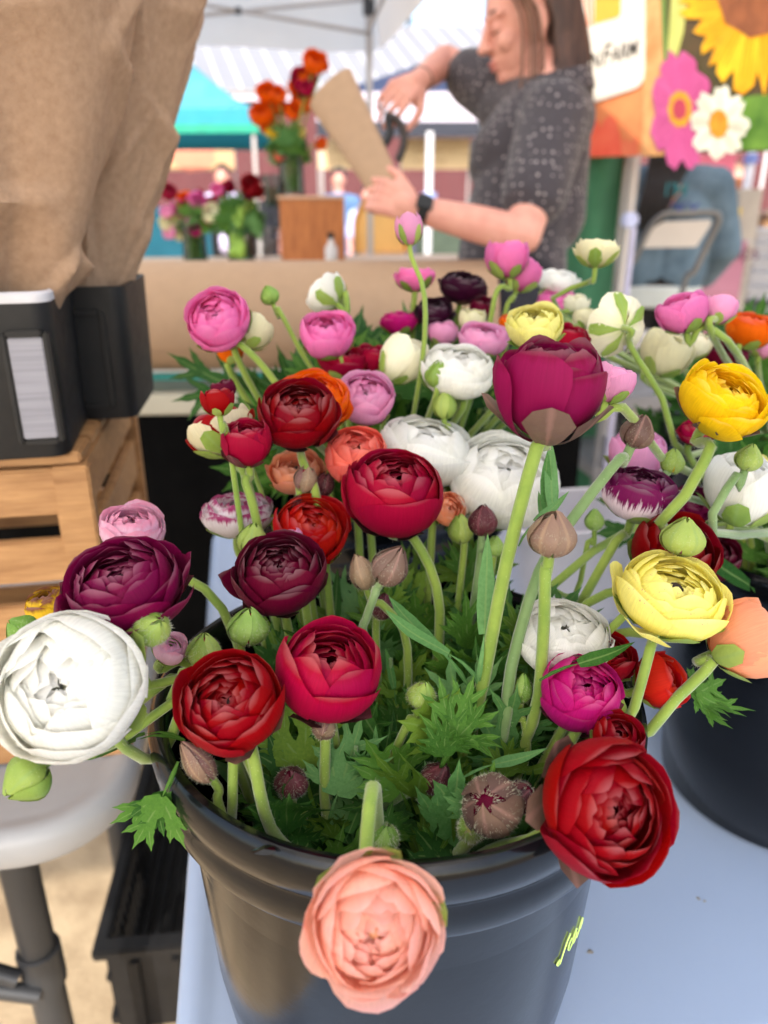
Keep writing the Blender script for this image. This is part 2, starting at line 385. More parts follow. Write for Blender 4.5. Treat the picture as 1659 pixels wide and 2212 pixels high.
# ------------------------------------------------------------------ black flower buckets
def bucket_profile(r, rb, h):
    """outer wall up, double lip, inner wall down"""
    return [(rb-.004,0),(rb,.003),(rb+(r-rb)*.3,h*.30),(r-.012-(r-rb)*.12,h-.050),(r-.009,h-.047),(r-.004,h-.047),(r-.0028,h-.044),(r-.0022,h-.038),(r-.0022,h-.030),(r-.0034,h-.0275),
            (r-.0028,h-.025),(r-.0006,h-.022),(r+.0004,h-.014),(r+.0002,h-.008),(r-.0012,h-.003),(r-.004,h),(r-.008,h-.0005),(r-.0105,h-.004),(r-.012,h-.02),(rb+(r-rb)*.3-.004,h*.3),(rb-.006,.006)]
def bucket(cx, cy, label, r=.15, rb=.115, h=.28, z=.7395, chip=None):
    t=thing('flower_bucket', label, 'bucket', (cx,cy,z), 0, 'black buckets of cut flowers')
    m=MB().lathe(bucket_profile(r,rb,h),96)
    m.add([(rb*cos(a*2*pi/48)*.97,rb*sin(a*2*pi/48)*.97,.006) for a in range(48)],[tuple(range(48))])
    m.build('bucket_shell', M_black, t, smooth=True)
    M_water = mat('dark_water', (16,20,14), rough=.08, var=.2)
    MB().lathe([(.0005,.10),(rb+.007,.10)],40).build('water', M_water, t)
    return t
B1=Vector((.008,.406,0)); B2=Vector((.41,.64,0)); B3=Vector((-.01,.80,0)); B4=Vector((.52,.975,0)); RIMZ=1.0195
b1=bucket(B1.x,B1.y,'black bucket nearest the camera with green handwriting, full of ranunculus')
b2=bucket(B2.x,B2.y,'black bucket at the right edge behind the yellow ranunculus')
b3=bucket(B3.x,B3.y,'black bucket behind the front one, hidden by its flowers')
b4=bucket(B4.x,B4.y,'black bucket of cream and orange flowers at back right')
# handwriting in paint pen on the front bucket
def on_bucket(px,py,off=.0008):
    r=(FWD+RT*((px-829.5)/F)+UP*((1106-py)/F)); o=CAM-Vector((B1.x,B1.y,.7395)); best=None
    lo=.2
    for k in range(4000):
        t=.25+k*.00012; p=o+r*t
        if p.z<0 or p.z>.235: continue
        z=p.z; R=.115+(.15-.115)*.3*min(1,z/.084) if z<.084 else (.1255+(.1338-.1255)*(z-.084)/(.23-.084))
        if sqrt(p.x**2+p.y**2)<=R+off: return p
    return None
M_pen=mat('green_paint_pen', (205,240,130), rough=.5, var=.05)
sx=lambda x:(2100+x*400/1659)/1.8228; sy=lambda y:(3500+y*450/1866)/1.8228
strokes=[[(662,725),(600,880),(520,1120),(490,1210),(455,1250),(440,1235),(480,1165),(500,1160)],[(682,800),(640,900),(622,985),(640,990),(690,890)],[(765,640),(720,750),(695,870),(715,870),(740,790),(770,700)],[(752,800),(790,690),(855,470),(850,540),(815,650)]]
m=MB(); okp=0
for st in strokes:
    pts=[on_bucket(sx(x)-7,sy(y)) for x,y in st]; pts=[p for p in pts if p is not None]
    if len(pts)>=2: m.tube(bez(pts,14),.00055,5); okp+=len(pts)
print('handwriting points', okp)
if m.v: m.build('handwriting', M_pen, b1, smooth=True)
# a nick in the front rim
p=Vector((B1.x-.055,B1.y-.1375,0))
r=random.Random(5); mm=MB()
q0=PZ(570,1836,RIMZ+.0006)-Vector((B1.x,B1.y,.7395))
mm.add([(q0.x+.006*cos(a*pi/4)*r.uniform(.6,1.1),q0.y+.0035*sin(a*pi/4)*r.uniform(.6,1.1),q0.z-.0006) for a in range(8)]+[(q0.x,q0.y,q0.z+.0005)],[(a,(a+1)%8,8) for a in range(8)]).build('rim_nick', mat('glossy_black',(12,12,14),rough=.12,var=.1), b1)

# white tub between the buckets
M_tub=mat('white_tub_plastic',(228,226,234),rough=.45,var=.03)
tb=thing('storage_tub','white plastic tub standing on the table between the buckets','tub',(.268,1.02,.7395),PHI)
k=len(rpoly(.2,.16,.03)); v=[]; f=[]
for (s,z) in ((.86,0),(1,.135),(1.05,.135),(1.05,.147),(.96,.147),(.84,.01)):
    v+=[(a*s,b*s,z) for a,b in rpoly(.2,.16,.03)]
for i in range(5):
    for j in range(k): f.append((i*k+j,i*k+(j+1)%k,(i+1)*k+(j+1)%k,(i+1)*k+j))
f.append(tuple(5*k+j for j in range(k))); f.append(tuple(range(k-1,-1,-1)))
MB().add(v,f).build('tub_shell',M_tub,tb,smooth=True)
gc=thing('green_card','small green card lying on the white table beside the tub','card',PZ(1312,1300,.745),.5)
MB().box((0,0,.002),(.055,.07,.003)).build('card_sheet',mat('green_card',(20,130,95),rough=.6),gc,bevel=.001)

# grey steel cart rail behind the table
ct=thing('steel_cart','low grey steel cart standing on the ground behind the table','cart',(1.0,2.75,0),PHI)
M_cart=mat('grey_steel',(128,128,132),rough=.5,metal=.3,var=.1)
for z in (.42,.66): MB().box((0,0,z),(.62,.34,.05)).build('shelf',M_cart,ct,bevel=.006)
for a in (-.29,.29):
    for b in (-.15,.15): MB().tube([(a,b,.06),(a,b,.80)],.012,8).build('post',M_cart,ct,smooth=True); 
for a in (-.29,.29):
    for b in (-.15,.15): MB().lathe([(.001,-.012),(.03,-.012),(.03,.012),(.001,.012)],14,(a,b,.031)).build('caster',M_blackm,ct,smooth=True)

# ------------------------------------------------------------------ wooden crate and what stands on it
def mix_box(name, c, d, mt, par, bev=.002): return MB().box(c,d).build(name, mt, par, bevel=bev)
cw,cd,ch=.46,.34,.326
crx=-.158-cw/2; cry=.715+cd/2
cr=thing('wooden_crate','slatted pine crate on the grey table holding black paper stands','crate',L(crx,cry,.7405),PHI)
sl=.047; pit=(ch-sl)/4
rr=random.Random(3)
for side in (-1,1):
    for kx in range(5):
        z=sl/2+kx*pit
        mix_box('slat',(0,side*(cd/2-.006),z),(cw-.0245,.011,sl+rr.uniform(-.003,.003)),M_wood,cr)
        mix_box('slat',(side*(cw/2-.006),0,z),(.011,cd-.025,sl+rr.uniform(-.003,.003)),M_wood,cr)
for a in (-1,1):
    for b in (-1,1):
        mix_box('corner_post',(a*(cw/2-.0175),b*(cd/2-.0335),ch/2),(.012,.041,ch-.004),M_wood,cr)
        mix_box('corner_post',(a*(cw/2-.0225+.011),b*(cd/2-.007),ch/2-.0005),(.034,.018,ch+.003),M_wood,cr)
for kx in range(6): mix_box('top_board',(0,-cd/2+.03+kx*.056,ch+.0075),(cw-.002,.05,.011),M_wood,cr)
ctop=.7405+ch+.0135
M_ribl=mat('ribbed_grey_liner',(150,150,160),rough=.5,rgb2=(120,120,130),scale=6,stretch=(1,1,40))
def stand(x,y,label,slot_grey,yaw):
    t=thing('paper_stand',label,'stand',(x,y,ctop),yaw,'black plastic stands for wrapped bouquets')
    w,h=.150,.136; v=[]; f=[]; p=rpoly(w,w,.016,6); k=len(p)
    for (s,z) in ((.95,0),(.965,.004),(1.0,h-.004),(1.0,h),(.955,h),(.93,h-.05),(.90,.006)): v+=[(a*s,b*s,z) for a,b in p]
    for i in range(6):
        for j in range(k): f.append((i*k+j,i*k+(j+1)%k,(i+1)*k+(j+1)%k,(i+1)*k+j))
    f.append(tuple(range(k-1,-1,-1))); f.append(tuple(6*k+j for j in range(k)))
    MB().add(v,f).build('stand_shell',M_blackm,t,smooth=True)
    # front window: recessed panel with a raised frame
    tilt=Matrix.Rotation(radians(-1.0),3,'X')
    wx=.052 if slot_grey else .034
    MB().box((wx,-w/2*.982,h*.47),(.028,.010,.088),tilt).build('slot_panel', M_ribl if slot_grey else mat('slot_black',(6,6,7),rough=.7), t, bevel=.001)
    for q in (-1,1): MB().box((wx+q*.0168,-w/2*.986,h*.47),(.005,.012,.096),tilt).build('slot_frame',M_blackm,t,bevel=.0015)
    for q in (-1,1): MB().box((wx,-w/2*(.981+.012*q),h*.47+q*.0475),(.0286,.012,.006),tilt).build('slot_frame',M_blackm,t,bevel=.0015)
    if slot_grey:
        v=[];f=[]
        for (s,z) in ((.94,h-.01),(1.004,h+.0005),(1.006,h+.007),(.97,h+.009),(.93,h+.003)): v+=[(a*s,b*s,z) for a,b in p]
        for i in range(4):
            for j in range(k): f.append((i*k+j,i*k+(j+1)%k,(i+1)*k+(j+1)%k,(i+1)*k+j))
        MB().add(v,f).build('liner_rim',mat('white_liner',(215,215,222),rough=.5),t,smooth=True)
    return t
st1=stand(-.372,.722,'black paper stand with grey ribbed slot, nearest the camera',True,PHI+.05)
st2=stand(-.345,.862,'black paper stand with dark slot, behind the nearer one',False,PHI-.04)
# kraft paper sleeves, crumpled where they are gathered
from mathutils import noise as mnoise
def sleeve(base, top, r0, r1, label, seed, pinch, amp=1.0):
    t=thing('paper_sleeve',label,'paper sleeve',base,0,'kraft paper sleeves in the stands')
    ax=(Vector(top)-Vector(base)); h=ax.length; nu,nv=200,130; v=[];f=[]; rg=random.Random(seed)
    off=Vector((seed*3.1,seed*1.7,0))
    creases=[(rg.uniform(0,2*pi),rg.uniform(.05,.75),rg.uniform(-1.1,1.1),rg.uniform(.10,.38),rg.uniform(.006,.017)) for _ in range(64)]
    for i in range(nv+1):
        s=i/nv
        for j in range(nu):
            a=2*pi*j/nu
            r=r0+(r1-r0)*(s**.82)
            g=(1-s)**2.2
            r*=1+pinch*g*(.13*sin(5*a+seed)+.07*sin(9*a+2*seed+3*s))
            q=Vector((cos(a)*1.3,sin(a)*1.3,s*2.2))+off
            r+=.008*(mnoise.noise(Vector((q.x*1.2,q.y*1.2,q.z*.35))))+.014*(.32-abs(mnoise.noise(q*1.05+Vector((5,1,2)))))*(.2+.9*(1-s))+.003*(.3-abs(mnoise.noise(q*3.1)))
            for (ca,cs,sl_,ln,am) in creases:      # straight folds pressed into the sheet
                da=(a-ca+pi)%(2*pi)-pi; ds=(s-cs)
                x1=da*cos(sl_)+ds*2*sin(sl_); y1=-da*sin(sl_)+ds*2*cos(sl_)
                if abs(x1)<ln*1.6 and abs(y1)<.12:
                    r+=amp*am*(1-(x1/(ln*1.6))**2)*(max(0,1-abs(y1)/.11)**1.2-.55*max(0,1-abs(y1-.05)/.05))
            c=ax*s; side=Vector((cos(a),sin(a),0)); v.append(c+side*r)
    for i in range(nv):
        for j in range(nu): f.append((i*nu+j,i*nu+(j+1)%nu,(i+1)*nu+(j+1)%nu,(i+1)*nu+j))
    o=MB().add(v,f).build('paper_sheet',M_kraft,t,smooth=True)
    # overlapping outer edge of the wrapped sheet
    v=[];f=[]; a0=-1.05
    for i in range(0,nv+1,3):
        s=i/nv
        for j in range(13):
            a=a0+s*.55-j/12*.9; r=r0+(r1-r0)*(s**.82); q=Vector((cos(a)*1.3,sin(a)*1.3,s*2.2))+off
            r+=.007*(mnoise.noise(q*1.4))+.010+.004*(j==0); v.append(ax*s+Vector((cos(a),sin(a),0))*r)
    k=len(range(0,nv+1,3))
    return t
sleeve((-.372,.722,ctop+.118),(-.44,.78,1.74),.060,.30,'wide kraft paper sleeve standing in the nearer black stand',2,1.0)
sleeve((-.345,.862,ctop+.118),(-.235,.93,1.70),.058,.120,'narrow kraft paper sleeve behind the wide one',7,.6,.4)

# black ventilated tray on the ground between the tables
tr=thing('harvest_tray','black slotted plastic tray lying on the ground between the tables','tray',(-.305,1.20,0),radians(6))
tw,tl,th=.36,.62,.20
mix_box('tray_floor',(0,0,.008),(tw-.01,tl-.01,.012),M_blackm,tr)
for sx_ in (-1,1):
    mix_box('rail',(sx_*tw/2,0,th-.012),(.022,tl,.024),M_blackm,tr,.004); mix_box('rail',(sx_*tw/2,0,th*.52),(.010,tl-.03,.014),M_blackm,tr); mix_box('rail',(sx_*tw/2,0,.012),(.014,tl-.02,.022),M_blackm,tr)
    for q in range(26):
        y=-tl/2+.03+q*(tl-.06)/25
        mix_box('slat',(sx_*tw/2,y,th*.27),(.006,.009,th*.42),M_blackm,tr,0); mix_box('slat',(sx_*tw/2,y,th*.72),(.006,.009,th*.34),M_blackm,tr,0)
for sy_ in (-1,1):
    mix_box('end_panel',(0,sy_*(tl/2-.004),th*.45),(tw-.02,.008,th*.86),M_blackm,tr); mix_box('rail',(0,sy_*(tl/2),th-.008),(tw+.02,.030,.02),M_blackm,tr,.004)
    for q in range(5): mix_box('rib',(-tw/2+.05+q*(tw-.1)/4,sy_*(tl/2+.0035),th*.42),(.014,.008,th*.8),M_blackm,tr)
for q in range(15): mix_box('floor_slat',(-tw/2+.02+q*(tw-.04)/14,0,.018),(.008,tl-.05,.008),M_blackm,tr,0)

# ------------------------------------------------------------------ paper roll table
rt=thing('roll_table','pale table carrying the kraft paper roll, black sheet hanging beneath','table',(-.3,1.93,0),radians(4))
M_pale=mat('pale_table_edge',(196,190,170),rough=.5,var=.05)
mix_box('tabletop',(0,0,.883),(1.5,.56,.045),M_pale,rt,.006)
for a in (-.70,.70):
    for b in (-.23,.23): MB().tube([(a,b,.86),(a,b,0)],.016,10).build('leg',M_dark_metal,rt,smooth=True)
sht=MB(); v=[];f=[]; kx,kz=70,12
for i in range(kx+1):
    for j in range(kz+1):
        s=i/kx; q=j/kz; v.append((-.74+1.48*s,-.262-.012*sin(s*58+1.2*sin(s*9))*(.3+q),.858-.85*q))
for i in range(kx):
    for j in range(kz): a=i*(kz+1)+j; f.append((a,a+1,a+kz+2,a+kz+1))
M_bsheet=mat('black_sheet',(9,9,10),rough=.9,spec=.1,var=.2)  # black folded sheet from the tabletop down to the ground
sht_o=sht.add(v,f).build('hanging_sheet',M_bsheet,rt,smooth=True)
RC=P(640,681,1.72)
rad=.117
ro=thing('paper_roll','big roll of brown kraft paper lying on its table','paper roll',(RC.x,RC.y,RC.z-rad),radians(3))
rl=.87
m=MB(); v=[];f=[]; kk=64
for (x,r_) in ((-rl/2,.03),(-rl/2,rad-.002),(-rl/2+.002,rad),(rl/2-.002,rad),(rl/2,rad-.002),(rl/2,.03),(-rl/2,.03)):
    for j in range(kk): v.append((x,r_*cos(2*pi*j/kk),rad+r_*sin(2*pi*j/kk)))
for i in range(6):
    for j in range(kk): f.append((i*kk+j,(i+1)*kk+j,(i+1)*kk+(j+1)%kk,i*kk+(j+1)%kk))
m.add(v,f).build('paper_body',M_kraft2,ro,smooth=True)
v=[];f=[]
for i in range(2):
    for j in range(12):
        a=radians(-150+ j*3.5); v.append(((-rl/2+.004) if i==0 else rl/2-.004, (rad+.0012)*cos(a), rad+(rad+.0012)*sin(a)))
for j in range(11): f.append((j,j+1,12+j+1,12+j))
MB().add(v,f).build('loose_end',M_kraft2,ro,smooth=True)
cu=thing('paper_cutter','teal edged paper cutter rail in front of the kraft roll','cutter',(RC.x-.02,1.703,.906),radians(3))
M_teal=mat('teal_enamel',(60,150,140),rough=.35,var=.06)
mix_box('base_rail',(0,0,.012),(.86,.03,.022),mat('grey_green_metal',(96,108,100),rough=.45,metal=.3),cu)
mix_box('blade_strip',(0,-.010,.0265),(.85,.006,.006),M_teal,cu); mix_box('blade_strip',(0,.008,.030),(.85,.004,.013),M_teal,cu)
for a in (-.415,.415):
    mix_box('end_foot',(a,.0,.024),(.02,.032,.046),M_dark_metal,cu); mix_box('roll_cradle',(a*.98,.04,.0165),(.05,.16,.031),M_dark_metal,cu,.003)
# ------------------------------------------------------------------ ranunculus: petals, sepals, stems, leaves
RG=random.Random(11)
PM=dict(
 white=petal_mat('petal_white',(253,253,247),base=(246,248,222),edge=(253,253,250),transl=.40),
 ivory=petal_mat('petal_ivory',(250,247,222),base=(234,240,184),transl=.28),
 cream=petal_mat('petal_cream',(248,244,206),base=(232,238,164),transl=.28),
 lemon=petal_mat('petal_lemon',(255,246,140),base=(250,240,120),transl=.3,spot=(170,90,110)),
 lemonp=petal_mat('petal_pale_lemon',(244,238,150),base=(232,230,120),transl=.3),
 yellow=petal_mat('petal_yellow',(255,222,26),base=(250,222,40),edge=(255,216,16),transl=.4),
 yspeck=petal_mat('petal_yellow_dark_rim',(240,200,50),edge=(130,70,40),edgew=.86,transl=.2),
 orange=petal_mat('petal_orange',(248,118,8),base=(240,160,20),edge=(236,92,6),transl=.3),
 coral=petal_mat('petal_coral',(248,128,112),base=(248,180,150),transl=.3),
 peach=petal_mat('petal_peach',(253,202,184),base=(252,196,152),edge=(251,192,180),transl=.45),
 peach2=petal_mat('petal_apricot',(252,178,138),base=(250,150,90),edge=(250,182,150),transl=.34),
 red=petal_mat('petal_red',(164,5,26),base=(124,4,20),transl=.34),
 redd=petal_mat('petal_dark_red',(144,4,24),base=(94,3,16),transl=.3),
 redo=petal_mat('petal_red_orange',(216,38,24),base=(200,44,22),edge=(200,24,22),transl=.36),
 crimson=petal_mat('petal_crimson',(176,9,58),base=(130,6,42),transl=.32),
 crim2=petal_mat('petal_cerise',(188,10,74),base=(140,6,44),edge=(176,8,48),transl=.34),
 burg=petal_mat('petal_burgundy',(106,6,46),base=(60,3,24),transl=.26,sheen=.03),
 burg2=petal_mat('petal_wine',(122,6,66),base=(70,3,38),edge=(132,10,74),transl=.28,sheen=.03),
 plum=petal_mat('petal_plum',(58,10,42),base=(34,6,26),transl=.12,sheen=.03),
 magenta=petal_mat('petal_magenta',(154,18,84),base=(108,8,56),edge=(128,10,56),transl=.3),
 hot=petal_mat('petal_hot_pink',(214,30,136),base=(190,14,108),transl=.36),
 pink=petal_mat('petal_pink',(248,140,204),base=(240,104,184),transl=.38),
 lpink=petal_mat('petal_light_pink',(249,184,222),base=(244,164,208),transl=.42),
 ppink=petal_mat('petal_pale_pink',(248,206,226),base=(236,226,190),edge=(240,160,190),transl=.3),
 stripe=petal_mat('petal_striped',(246,238,242),base=(250,250,242),edge=(178,40,120),streak=(170,24,104),transl=.34,sv=.93),
 stripe2=petal_mat('petal_striped_purple',(240,222,232),base=(244,238,236),edge=(84,14,64),streak=(120,20,84),transl=.2,sv=.68),
 redcream=petal_mat('petal_cream_inner',(244,238,200),base=(236,238,190),transl=.3),
)
M_sep=leaf_mat('sepal_green',(166,186,96),(120,152,62),.25)
M_sepd=leaf_mat('sepal_brownish',(128,104,90),(96,72,68),.2,(170,130,120))
M_sepm=leaf_mat('sepal_maroon',(104,52,58),(70,34,42),.15,(140,80,90))
M_sepp=leaf_mat('sepal_pinkish_green',(146,124,100),(126,88,90),.2,(180,150,120))
M_bud=leaf_mat('bud_green',(150,182,92),(96,140,50),.2)
M_stem=mat('stem_green',(150,172,70),rough=.55,spec=.3,rgb2=(112,142,50),scale=30,sheen=.5,bump=.2,bscale=700,transl=.12)
M_stemg=mat('stem_blue_green',(132,158,104),rough=.55,spec=.3,rgb2=(100,132,72),scale=30,sheen=.5,bump=.2,bscale=700,transl=.12)
M_hair=mat('plant_down',(214,216,190),rough=.6,var=.05,transl=.4)
M_leaf=leaf_mat('leaf_green',(92,140,50),(44,94,28),.34)
M_leafd=leaf_mat('leaf_dark_green',(64,114,44),(32,76,26),.25)
M_leafy=leaf_mat('leaf_yellow_green',(124,158,54),(78,118,36),.32)
M_leafb=leaf_mat('leaf_blue_green',(112,160,96),(70,122,58),.28)
M_heart=mat('flower_heart',(44,26,26),rough=.7,var=.3,scale=200,bump=.6,bscale=900)
M_heartg=mat('flower_heart_green',(150,160,70),rough=.7,var=.3,scale=200,bump=.6,bscale=900)

def petal(R, r, th, az, W, z0, flare=0., wav=.02, zs=1., tuck=.03, tip=.2, pw=2.6, nu=8, nv=8, rg=None, roll=0., notch=0., thb=pi):
    """one cupped petal, a piece of a bowed shell running from the flower's base to its rim"""
    rg=rg or RG; v=[]; uv=[]; ph=rg.uniform(0,6.28); ph2=rg.uniform(0,6.28); k=rg.uniform(.8,1.2)
    for i in range(nv+1):
        s=i/nv
        for j in range(nu+1):
            u=2*j/nu-1
            vv=s*(1-tip*abs(u)**pw - notch*max(0,1-abs(u)*4)+ .035*sin(2.3*u+ph2)*s)
            t=thb-vv*(thb-th)
            f=.30+.70*min(1,vv*1.35)**.7
            rad=r*(1+tuck*u*min(1,vv*1.6)+wav*sin(u*4.2*k+ph)*vv**3+.5*wav*sin(u*9*k+ph2)*vv**5)
            rho=rad*sin(t)*(1+flare*max(0,vv-.55)**2*4)
            zz=rad*cos(t)*zs - roll*r*max(0,vv-.8)**2*8 - abs(flare)*r*.35*max(0,vv-.6)**2
            a=az+u*W*f
            v.append((rho*cos(a),rho*sin(a),zz+z0)); uv.append((j/nu,vv))
    f=[(i*(nu+1)+j,i*(nu+1)+j+1,(i+1)*(nu+1)+j+1,(i+1)*(nu+1)+j) for i in range(nv) for j in range(nu)]
    return v,f,uv
def frame(n, spin=0.):
    n=Vector(n).normalized(); a=Vector((0,0,1)) if abs(n.z)<.93 else Vector((0,1,0))
    x=a.cross(n).normalized(); y=n.cross(x)
    return Matrix((x,y,n)).transposed() @ Matrix.Rotation(spin,3,'Z')
def tilt(v, az, ang):
    if abs(ang)<1e-4: return v
    m=Matrix.Rotation(ang,3,Vector((-sin(az),cos(az),0))); return [tuple(m@Vector(p)) for p in v]
def put(name, v, f, uv, mt, root, c, M):
    o=link(name, mesh(name,[M@Vector(p) for p in v],f,uv), mt, root); o.location=c-root.location; return o

def lobe_leaf(rg, L_=.09, lobes=5, wide=.34, tooth=.4, curl=.5, sub=True, cut=1.0):
    """divided leaf: toothed lobes fanning from the top of a petiole; +Y is the leaf's way, +Z its upper face"""
    v=[];f=[];uv=[]
    def strip(p0, ang, ln, w, n, teeth):
        b=len(v); d=Vector((sin(ang),cos(ang),0)); s=Vector((d.y,-d.x,0))
        for i in range(n+1):
            t=i/n; hw=w*(sin(pi*min(1,.12+.88*t)**.75)+.06) if i<n else .0004
            if teeth and 1<i<n: hw*= (1+teeth) if i%2==0 else (1-teeth*.75)
            back = -teeth*ln*.10 if (i%2==1 and teeth) else 0
            c=p0+d*(ln*t)
            for q in (-1,0,1):
                p=c+s*(q*hw)+d*(back*abs(q)); p.z+= .16*hw*abs(q)
                v.append(p); uv.append((.5+.5*q,t))
        for i in range(n):
            for q in (0,1): a=b+i*3+q; f.append((a,a+1,a+4,a+3))
    pet=L_*.38; o=Vector((0,0,0))
    strip(o,0,pet,L_*.018,3,0)
    top=Vector((0,pet*.97,0)); angs={1:[0],3:[0,.75,-.75],5:[0,.62,-.62,1.2,-1.2]}[lobes]
    for a in angs:
        a2=a+rg.uniform(-.1,.1); ln=L_*.66*(1-.22*abs(a))*rg.uniform(.85,1.1)
        strip(top,a2,ln,L_*wide*.20*(1-.15*abs(a)),8,tooth*.62)
        if sub:
            for sgn in (-1,1):
                p=top+Vector((sin(a2),cos(a2),0))*ln*rg.uniform(.34,.46)
                strip(p,a2+sgn*rg.uniform(.45,.8),ln*rg.uniform(.38,.56),L_*wide*.115,6,tooth*.5)
    cv=curl*rg.uniform(.5,1.3)
    out=[]
    for p in v:      # bow along the leaf and a slight twist
        y=p.y/L_; ang=-cv*y; R_=L_/cv
        z=p.z+ .06*L_*sin(p.x/L_*6+p.y/L_*7)
        yy=R_*sin(cv*y); zz=-(R_*(1-cos(cv*y)))
        out.append((p.x, yy-0*z, zz+z))
    return out,f,uv
LEAFM=[]
rgl=random.Random(4)
for kx in range(14):
    v,f,uv=lobe_leaf(rgl,1.0,rgl.choice((3,5,5,5)),rgl.uniform(.26,.46),rgl.uniform(.3,.5),rgl.uniform(.3,1.0))
    me=mesh('leaf',v,f,uv); me.polygons.foreach_set('use_smooth',[True]*len(me.polygons)); LEAFM.append(me)
STRAPM=[]
for kx in range(4):
    v,f,uv=lobe_leaf(rgl,1.0,1,.28,.05,rgl.uniform(.4,1.0),False)
    me=mesh('leaf',v,f,uv); me.polygons.foreach_set('use_smooth',[True]*len(me.polygons)); STRAPM.append(me)
def leaf(parent, base, way, up, size, mt, me=None, name='leaf'):
    me=me or RG.choice(LEAFM)
    o=bpy.data.objects.new(name,me); COL.objects.link(o); o.parent=parent
    y=Vector(way).normalized(); z=Vector(up); z=(z-y*z.dot(y)); z=z.normalized() if z.length>1e-4 else y.orthogonal().normalized(); x=y.cross(z)
    M=Matrix((x,y,z)).transposed().to_4x4(); M.translation=Vector(base)-(parent.location if parent else Vector())
    o.matrix_local=M@Matrix.Scale(size,4)
    if not me.materials: me.materials.append(mt)
    o.material_slots[0].link='OBJECT'; o.material_slots[0].material=mt
    return o

def fuzz(pts, rads, n, ln, root, mt=None, lay=.25, name='down'):
    """fine hairs standing off a stem or bud"""
    v=[];f=[]; rg=RG; k=len(pts)
    for i in range(n):
        t=rg.random()*(k-1.001); a=int(t); q=t-a; p=pts[a].lerp(pts[a+1],q); r=rads[a]*(1-q)+rads[a+1]*q
        ax=(pts[a+1]-pts[a]).normalized(); o=ax.orthogonal().normalized(); o=Matrix.Rotation(rg.uniform(0,6.283),3,ax)@o
        d=(o+ax*rg.uniform(-.5,.5)*lay*3).normalized(); s=ax.cross(o)*.00009; b=p+o*r*.97; l=ln*rg.uniform(.5,1.2)
        v+=[b-s,b+s,b+d*l]; f.append((3*i,3*i+1,3*i+2))
    o=link(name,mesh(name,[p-root.location for p in v],f),mt or M_hair,root,smooth=False); o['kind']='stuff'; return o

def stem_path(c, n, R, B, way=None, end=None):
    p0=c-n*R*.55; p1=c-n*(R*.9+.012)
    if way: pts=[p0,p1]+[P(*q) for q in way]
    else: pts=[p0,p1]
    last=pts[-1]
    d=Vector((last.x-B.x,last.y-B.y,0)); rr=d.length
    if end is None:
        if rr>.125:
            dn=d.normalized(); pts.append(Vector((B.x,B.y,0))+dn*.118+Vector((0,0,max(RIMZ+.018,min(last.z-.02,RIMZ+.03)) if last.z<RIMZ+.06 else RIMZ+.02)))
            pts.append(Vector((B.x,B.y,.90))+dn*.085); pts.append(Vector((B.x,B.y,.80))+dn*.05)
        else:
            pts.append(Vector((B.x,B.y,.93))+d*.75 if last.z>.95 else last+Vector((0,0,-.03))-d*.1); pts.append(Vector((B.x,B.y,.80))+d*.5)
    return pts

BUCKETS={1:B1,2:B2,3:B3,4:B4}
GROUPS={1:'flowers in the front bucket',2:'flowers in the right bucket',3:'flowers in the bucket behind',4:'flowers in the back right bucket'}
LAYOUT={ # layers from the heart outwards: (shell radius, rim angle in degrees, petals, half width)
 'rose':  [(.50,5,3,1.2),(.54,8,4,1.0),(.58,12,4,.95),(.625,16,5,.85),(.67,20,5,.82),(.715,25,5,.80),(.76,30,6,.74),(.81,36,6,.72),(.865,43,6,.72),(.93,50,5,.80),(1.0,58,5,.84)],
 'open':  [(.46,5,3,1.2),(.50,9,4,1.0),(.54,13,4,.95),(.585,18,5,.85),(.63,24,5,.82),(.68,31,6,.74),(.735,39,6,.72),(.80,48,6,.70),(.87,59,6,.70),(.94,71,5,.78),(1.0,84,5,.72)],
 'ball':  [(.60,5,3,1.2),(.65,9,4,1.0),(.70,13,4,.95),(.75,17,5,.85),(.80,22,5,.82),(.85,27,5,.80),(.90,33,5,.82),(.95,39,5,.84),(1.0,46,4,1.0)],
 'cup':   [(.56,8,3,1.2),(.63,13,4,1.0),(.70,18,4,.95),(.77,23,5,.85),(.84,28,5,.82),(.92,34,5,.84),(1.0,42,4,1.0)],
 'bowl':  [(.44,14,4,1.0),(.54,26,5,.85),(.64,37,5,.82),(.75,48,6,.74),(.85,59,6,.70),(.93,68,6,.70),(1.0,78,5,.74)],
 'smooth':[(.70,2.5,4,1.1),(.735,7,4,1.05),(.765,13,4,1.0),(.80,18,5,.92),(.83,23,5,.90),(.865,29,5,.88),(.90,36,5,.88),(.94,44,5,.90),(.97,52,5,.92),(1.0,60,5,.92)],
 'tulip': [(.50,14,3,1.15),(.66,18,4,1.05),(.82,24,4,.95),(1.0,31,4,.82)],
 'goblet': [(.60,22,3,1.2),(.67,28,4,1.0),(.74,34,4,.95),(.81,39,4,.92),(.88,44,4,.88),(.94,48,4,.84),(1.0,52,4,.80)],
 'small': [(.52,10,3,1.2),(.64,19,4,1.0),(.76,28,4,.95),(.88,37,5,.82),(1.0,46,5,.84)],
 'back':  [(.50,30,4,1.0),(.78,60,5,.80),(1.0,86,5,.70)],
}
SINK={'rose':.66,'open':.62,'ball':.55,'cup':.6,'bowl':.6,'tulip':.6,'goblet':.18,'smooth':.95,'small':.6,'back':.6}
